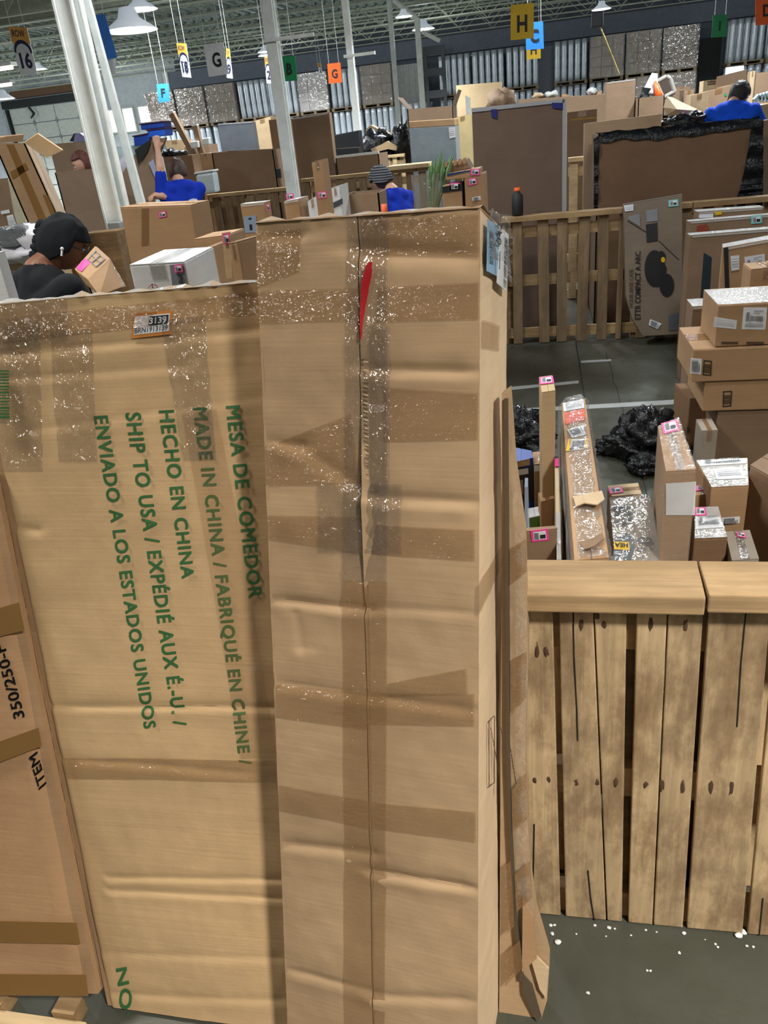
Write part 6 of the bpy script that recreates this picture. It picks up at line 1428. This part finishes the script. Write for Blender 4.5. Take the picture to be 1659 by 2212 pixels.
def hand_bones(w, d, pn, out):
    """palm and five fingers: w wrist, d direction, pn palm side direction, out sideways"""
    B = []; palm = w + d * .05
    B.append((w, palm, .030, .036, 'skin'))
    for i, (o, L) in enumerate(((-.030, .068), (-.010, .078), (.010, .074), (.030, .058))):
        k = w + d * .085 + out * o; m = k + (d * .75 + pn * .5).normalized() * L * .55; e = m + (d * .2 + pn).normalized() * L * .5
        B += [(palm + out * o * .7, k, .013, .011, 'skin'), (k, m, .010, .0095, 'skin'), (m, e, .0092, .008, 'skin')]
    k = w + d * .03 - out * .034; m = k + (d * .6 - out * .7 + pn * .4).normalized() * .045; e = m + (d + pn * .5).normalized() * .035
    B += [(palm, k, .016, .013, 'skin'), (k, m, .0125, .011, 'skin'), (m, e, .0105, .009, 'skin')]
    return B
def person(label, Hc, body_deg, head_deg, pitch, shirt, skin, arms, group=None, sleeve='short', lean=.0, drop=0.0, voxel=.011, shoulder=.185, neck=.10, headr=(.076, .098, .118)):
    """Hc head centre; body_deg heading (0 = +Y, positive turns left); arms: [(elbow, wrist, palm_dir)] left then right"""
    fb = Matrix.Rotation(R(body_deg), 3, 'Z'); F, S = fb @ Vector((0, 1, 0)), fb @ Vector((1, 0, 0)); U = Vector((0, 0, 1))
    Mh = Matrix.Rotation(R(head_deg), 3, 'Z') @ Matrix.Rotation(R(-pitch), 3, 'X')
    up = Mh @ U
    nb = Hc - Mh @ Vector((0, .03, 0)) - up * .10 - F * .02; nk = nb - U * neck - F * (.03 + lean * .3)
    ch = nk - U * .20 - F * lean * .5; wa = nk - U * .42 - F * lean; hp = Vector((wa.x, wa.y, 0)) + U * (wa.z - .16)
    foot = Vector((hp.x, hp.y, 0))
    sh = [nk - U * .075 - S * shoulder, nk - U * .075 + S * shoulder]
    B = [(nb + up * .02, nk, .056, .062, 'skin'), (nk - U * .06 - S * .09, nk - U * .06 + S * .09, .085, .085, 'shirt'), (sh[0], ch - S * .06, .070, .11, 'shirt'), (sh[1], ch + S * .06, .070, .11, 'shirt'),
         (ch - S * .07, wa - S * .065, .115, .112, 'shirt'), (ch + S * .07, wa + S * .065, .115, .112, 'shirt'), (wa - S * .06, hp - S * .07, .112, .118, 'shirt'), (wa + S * .06, hp + S * .07, .112, .118, 'shirt'), (nk - U * .02, ch, .075, .12, 'shirt')]
    for s in (-1, 1):
        h = hp + S * .09 * s - U * .06; kn = foot + S * .10 * s + U * (hp.z * .52) + F * .03; an = foot + S * .11 * s + U * .09 - F * .02
        B += [(h, kn, .095, .062, 'pant'), (kn, an, .060, .042, 'pant'), (an - U * .045, an + F * .15 - U * .05, .042, .036, 'shoe')]
    for k, (el, wr, pd) in enumerate(arms):
        s0 = sh[k]; d = (wr - el).normalized(); m = s0.lerp(el, .72)
        B += [(s0, m, .066, .056, 'shirt'), (m, el, .046 if sleeve == 'short' else .052, .042 if sleeve == 'short' else .046, 'skin' if sleeve == 'short' else 'shirt'), (el, wr, .042 if sleeve == 'short' else .048, .028 if sleeve == 'short' else .036, 'skin' if sleeve == 'short' else 'shirt')]
        B += hand_bones(wr, d, pd, d.cross(pd).normalized())
    bm = bmesh.new()
    for a, b, r0, r1, tg in B: capsule(bm, a, b, r0, r1)
    ell(bm, Hc, Mh, headr, head_shape)
    for s in (-1, 1): ell(bm, Hc + Mh @ Vector((s * headr[0] * 1.0, -.008, -.005)), Mh @ Matrix.Rotation(R(18 * s), 3, 'Z'), (.010, .022, .034), None, 12, 10)
    bmesh.ops.recalc_face_normals(bm, faces=bm.faces)
    me = bpy.data.meshes.new('tmp'); bm.to_mesh(me); bm.free()
    o = bpy.data.objects.new('tmp', me); COL.objects.link(o)
    m = o.modifiers.new('r', 'REMESH'); m.mode = 'VOXEL'; m.voxel_size = voxel; m.use_smooth_shade = True
    s_ = o.modifiers.new('s', 'SMOOTH'); s_.factor = .5; s_.iterations = 3
    bpy.context.view_layer.update()
    me2 = bpy.data.meshes.new_from_object(o.evaluated_get(bpy.context.evaluated_depsgraph_get())); bpy.data.objects.remove(o)
    me2.name = 'person_body'
    base = Vector((foot.x, foot.y, 0)); t = thing('person', label, 'person', base, group)
    mats = {'skin': skin, 'shirt': shirt, 'pant': JEAN, 'shoe': SHOE}; keys = list(mats); me2.materials.clear()
    for k in keys: me2.materials.append(mats[k])
    segs = [(a, b - a, max((b - a).length_squared, 1e-9), r0, r1, keys.index(tg)) for a, b, r0, r1, tg in B] + [(Hc - up * .03, up * .06, .0036, .095, .095, 0)]
    for p in me2.polygons:
        c = p.center; best, bi = 9, 0
        for a, d, L, r0, r1, ki in segs:
            t_ = (c - a).dot(d) / L; t_ = 0 if t_ < 0 else (1 if t_ > 1 else t_); dd = (c - a - d * t_).length - (r0 + (r1 - r0) * t_)
            if dd < best: best, bi = dd, ki
        p.material_index = bi; p.use_smooth = True
    for v in me2.vertices: v.co -= base
    ob = bpy.data.objects.new('body', me2); COL.objects.link(ob); ob.parent = t; OFF[ob.name] = base
    return t, Hc, Mh, F, S, nk, ch, headr
def face_bits(t, Hc, Mh, hr, hairc):
    for s in (-1, 1):
        mb = MB(); mb.blob(Hc + Mh @ Vector((s * .030, hr[1] * .88, .004)), (.013, .009, .008), PAPER, 10, M=Mh); ey_ = mb.build('eye', t)
        mb = MB(); mb.blob(Hc + Mh @ Vector((s * .030, hr[1] * .965, .004)), (.006, .004, .006), INK, 8, M=Mh); mb.build('iris', ey_)
        mb = MB(); mb.blob(Hc + Mh @ Vector((s * .030, hr[1] * .96, .026)), (.018, .006, .004), hairc, 8, M=Mh); mb.build('eyebrow', t)
    mb = MB(); mb.blob(Hc + Mh @ Vector((0, hr[1] * .90, -.062)), (.022, .010, .007), plain('lips', srgb(150, 84, 76), .5), 10, M=Mh); mb.build('mouth', t)
def hair_cap(t, Hc, Mh, hr, mat, zlow, back, amp=.10, seed=0, name='hair', front=.25, grow=1.12, streak=7, wide=.45):
    """hair or cap shell: covers the skull above zlow, down to back at the nape, open at the face"""
    mb = MB(); nu, nv = 40, 22; vs = []; fs = []
    for j in range(nv + 1):
        for i in range(nu):
            th = 2 * math.pi * i / nu; fy = math.cos(th)                # fy=1 front
            lim = (front if fy > wide else back + (zlow - back) * max(0, min(1, (fy + .4) / .85)))
            a0 = math.acos(max(-1, min(1, lim))); ph = a0 * j / nv
            d = Vector((math.sin(ph) * math.sin(th), math.sin(ph) * math.cos(th), math.cos(ph)))
            k = grow * (1 + amp * noise.noise(Vector((d.x * streak, d.y * streak, d.z * 2 + seed))))
            vs.append(Hc + Mh @ Vector((d.x * hr[0] * k * 1.03, d.y * hr[1] * k, d.z * hr[2] * k)))
    fs = [(j * nu + i, j * nu + (i + 1) % nu, (j + 1) * nu + (i + 1) % nu, (j + 1) * nu + i) for j in range(nv) for i in range(nu)]
    k = len(vs); inner = [Hc + (p - Hc) * .90 for p in vs]
    fs += [(a + k, d + k, c + k, b + k) for a, b, c, d in fs] + [(nv * nu + i, nv * nu + (i + 1) % nu, nv * nu + (i + 1) % nu + k, nv * nu + i + k) for i in range(nu)]
    mb.add(vs + inner, fs, mat, True); return mb.build(name, t)
HBR = plain('brown_hair', srgb(66, 44, 32), .6); HRD = plain('auburn_hair', srgb(96, 48, 36), .6); HDK = plain('dark_hair', (.02, .018, .016, 1), .6)

# man in black, back to us, looking down to the right
Hc = at(136, 527, 3.45); Ddn = Vector((0, 0, -1))
S_ = Matrix.Rotation(R(-35), 3, 'Z'); F1, R1 = S_ @ Vector((0, 1, 0)), S_ @ Vector((1, 0, 0)); nk = Hc - Vector((0, 0, .14))
t, Hc, Mh, F, S, nk, ch, hr = person('man in a black T-shirt and black cap looking down at the left', Hc, -28, -62, 26, FABK, SKB,
    [(nk - R1 * .26 - Vector((0, 0, .36)) + F1 * .02, nk - R1 * .14 - Vector((0, 0, .44)) + F1 * .25, Ddn), (nk + R1 * .27 - Vector((0, 0, .36)) + F1 * .04, nk + R1 * .16 - Vector((0, 0, .42)) + F1 * .27, Ddn)], lean=.10, headr=(.080, .102, .120), shoulder=.235, neck=.02)
face_bits(t, Hc, Mh, hr, HDK)
hair_cap(t, Hc, Mh, hr, FABK, -.02, -.62, .07, 1, 'cap', .30, 1.16, 4)
mb = MB()
for i in range(6):
    a = Hc + Mh @ Vector((-.02 + .008 * i, -.105, .05 - .035 * i)); mb.blob(a, (.028, .022, .026), FABK, 12, .4, i)
mb.build('cap_knot', t)
GL = INK; mb = MB()
for s in (-1, 1):
    c = Hc + Mh @ Vector((s * .034, .112, .0)); k = 14; pr_ = [c + Mh @ Vector((.026 * math.cos(2 * math.pi * i / k), 0, .020 * math.sin(2 * math.pi * i / k))) for i in range(k)]
    for i in range(k): mb.tube(pr_[i], pr_[(i + 1) % k], .0028, mat=GL, n=6)
    mb.tube(Hc + Mh @ Vector((s * .060, .112, .004)), Hc + Mh @ Vector((s * .084, -.004, .012)), .0028, mat=GL, n=6)
mb.tube(Hc + Mh @ Vector((-.009, .114, .004)), Hc + Mh @ Vector((.009, .114, .004)), .0028, mat=GL, n=6); mb.build('glasses', t)
mb = MB(); e = Hc + Mh @ Vector((.092, .004, -.012)); mb.tube(e, e + Mh @ Vector((0, .004, -.032)), .005, mat=PAPER, n=8); mb.blob(e, (.009, .009, .009), PAPER, 8); mb.build('earbud', t)

# worker in blue reaching up with one arm
Hc = at(384, 370, 8.0); hand = at(337, 305, 7.85); elb = at(346, 362, 7.80)
fore = at(346, 424, 7.7); el2 = at(388, 428, 7.9)
t, Hc, Mh, F, S, nk, ch, hr = person('worker in a blue T-shirt reaching one bare arm up, seen from behind', Hc, 30, 10, 20, FABB, SKA,
    [(elb, hand - Vector((0, 0, .07)), Vector((-.4, .8, 0)).normalized()), (el2, fore, Ddn)], lean=.04, neck=.02)
hair_cap(t, Hc, Mh, hr, HBR, -.25, -.55, .12, 2)
face_bits(t, Hc, Mh, hr, HBR)
bk = nk - Vector((0, 0, .20))
sq_ = [bk - F * .165 + S * .02 + Vector((0, 0, .05)), bk - F * .155 + S * .13 + Vector((0, 0, .05)), bk - F * .155 + S * .13 - Vector((0, 0, .10)), bk - F * .165 + S * .02 - Vector((0, 0, .10))]
text(t, 'S', sq_, PAPER, lift=.035, bold=.01)

# man in striped beanie, profile to the left
Hc = at(824, 390, 8.0)
S_ = Matrix.Rotation(R(55), 3, 'Z'); F1, R1 = S_ @ Vector((0, 1, 0)), S_ @ Vector((1, 0, 0)); nk = Hc - Vector((0, 0, .22))
t, Hc, Mh, F, S, nk, ch, hr = person('person in a blue sweatshirt and striped knit beanie, turned left', Hc, 50, 78, 22, FABB, SKA,
    [(nk - R1 * .24 - Vector((0, 0, .38)), nk - R1 * .12 - Vector((0, 0, .42)) + F1 * .24, Ddn), (nk + R1 * .24 - Vector((0, 0, .38)), nk + R1 * .12 - Vector((0, 0, .42)) + F1 * .24, Ddn)], sleeve='long', lean=.06, neck=.02)
def beanie_mat():
    m, nt, b = newmat('striped_knit'); v = coords(nt); wv = nod(nt, 'ShaderNodeTexWave', wave_type='BANDS', bands_direction='Z'); wv.inputs['Scale'].default_value = 14.0; wv.inputs['Distortion'].default_value = 1.2
    nt.links.new(v, wv.inputs['Vector']); nt.links.new(ramp(nt, wv.outputs[1], [(.45, (.010, .011, .016, 1)), (.62, (.16, .17, .19, 1))]), b.inputs['Base Color']); b.inputs['Roughness'].default_value = .9; return m
hair_cap(t, Hc, Mh, hr, beanie_mat(), .02, -.30, .06, 3, 'beanie', .25, 1.24, 5)
hair_cap(t, Hc, Mh, hr, HDK, -.30, -.70, .08, 4, 'hair', .55, 1.07)
face_bits(t, Hc, Mh, hr, HDK)
mb = MB(); a = nk + F * .10 - Vector((0, 0, .04)); mb.tube(a, a - Vector((0, 0, .2)) + F * .06, .006, mat=PAPER, n=6); mb.tube(a - Vector((0, 0, .2)) + F * .06, a - Vector((0, 0, .28)) + F * .06, .02, mat=PAPER, n=4); mb.build('lanyard', t)

# worker in blue at the right, back to us
Hc = at(1597, 204, 9.3)
S_ = Matrix.Rotation(R(0), 3, 'Z'); nk = Hc - Vector((0, 0, .22))
t, Hc, Mh, F, S, nk, ch, hr = person('worker in a bright blue shirt bending over cartons at the right', Hc, -10, -60, 25, plain('bright_blue', srgb(20, 84, 224), .8, spec=.2), SKA,
    [(nk + Vector((-.28, .12, -.22)), nk + Vector((-.12, .38, -.12)), Ddn), (nk + Vector((.34, .10, -.20)), nk + Vector((.28, .38, -.05)), Ddn)], lean=.02, shoulder=.20, neck=.0)
hair_cap(t, Hc, Mh, hr, HDK, -.2, -.6, .1, 5); face_bits(t, Hc, Mh, hr, HDK)

# brown-haired person behind the dark open carton
Hc = at(180, 356, 7.8)
nk = Hc - Vector((0, 0, .22))
t, Hc, Mh, F, S, nk, ch, hr = person('person with auburn bobbed hair behind the dark open carton', Hc, 140, 125, 12, plain('plum_cotton', srgb(70, 50, 54), .9), SKA,
    [(nk + Vector((-.26, 0, -.38)), nk + Vector((-.16, -.2, -.5)), Ddn), (nk + Vector((.26, 0, -.38)), nk + Vector((.16, -.2, -.5)), Ddn)], lean=.03)
hair_cap(t, Hc, Mh, hr, HRD, -.75, -.95, .10, 6, 'hair', .50, 1.16, wide=.15); face_bits(t, Hc, Mh, hr, HRD)
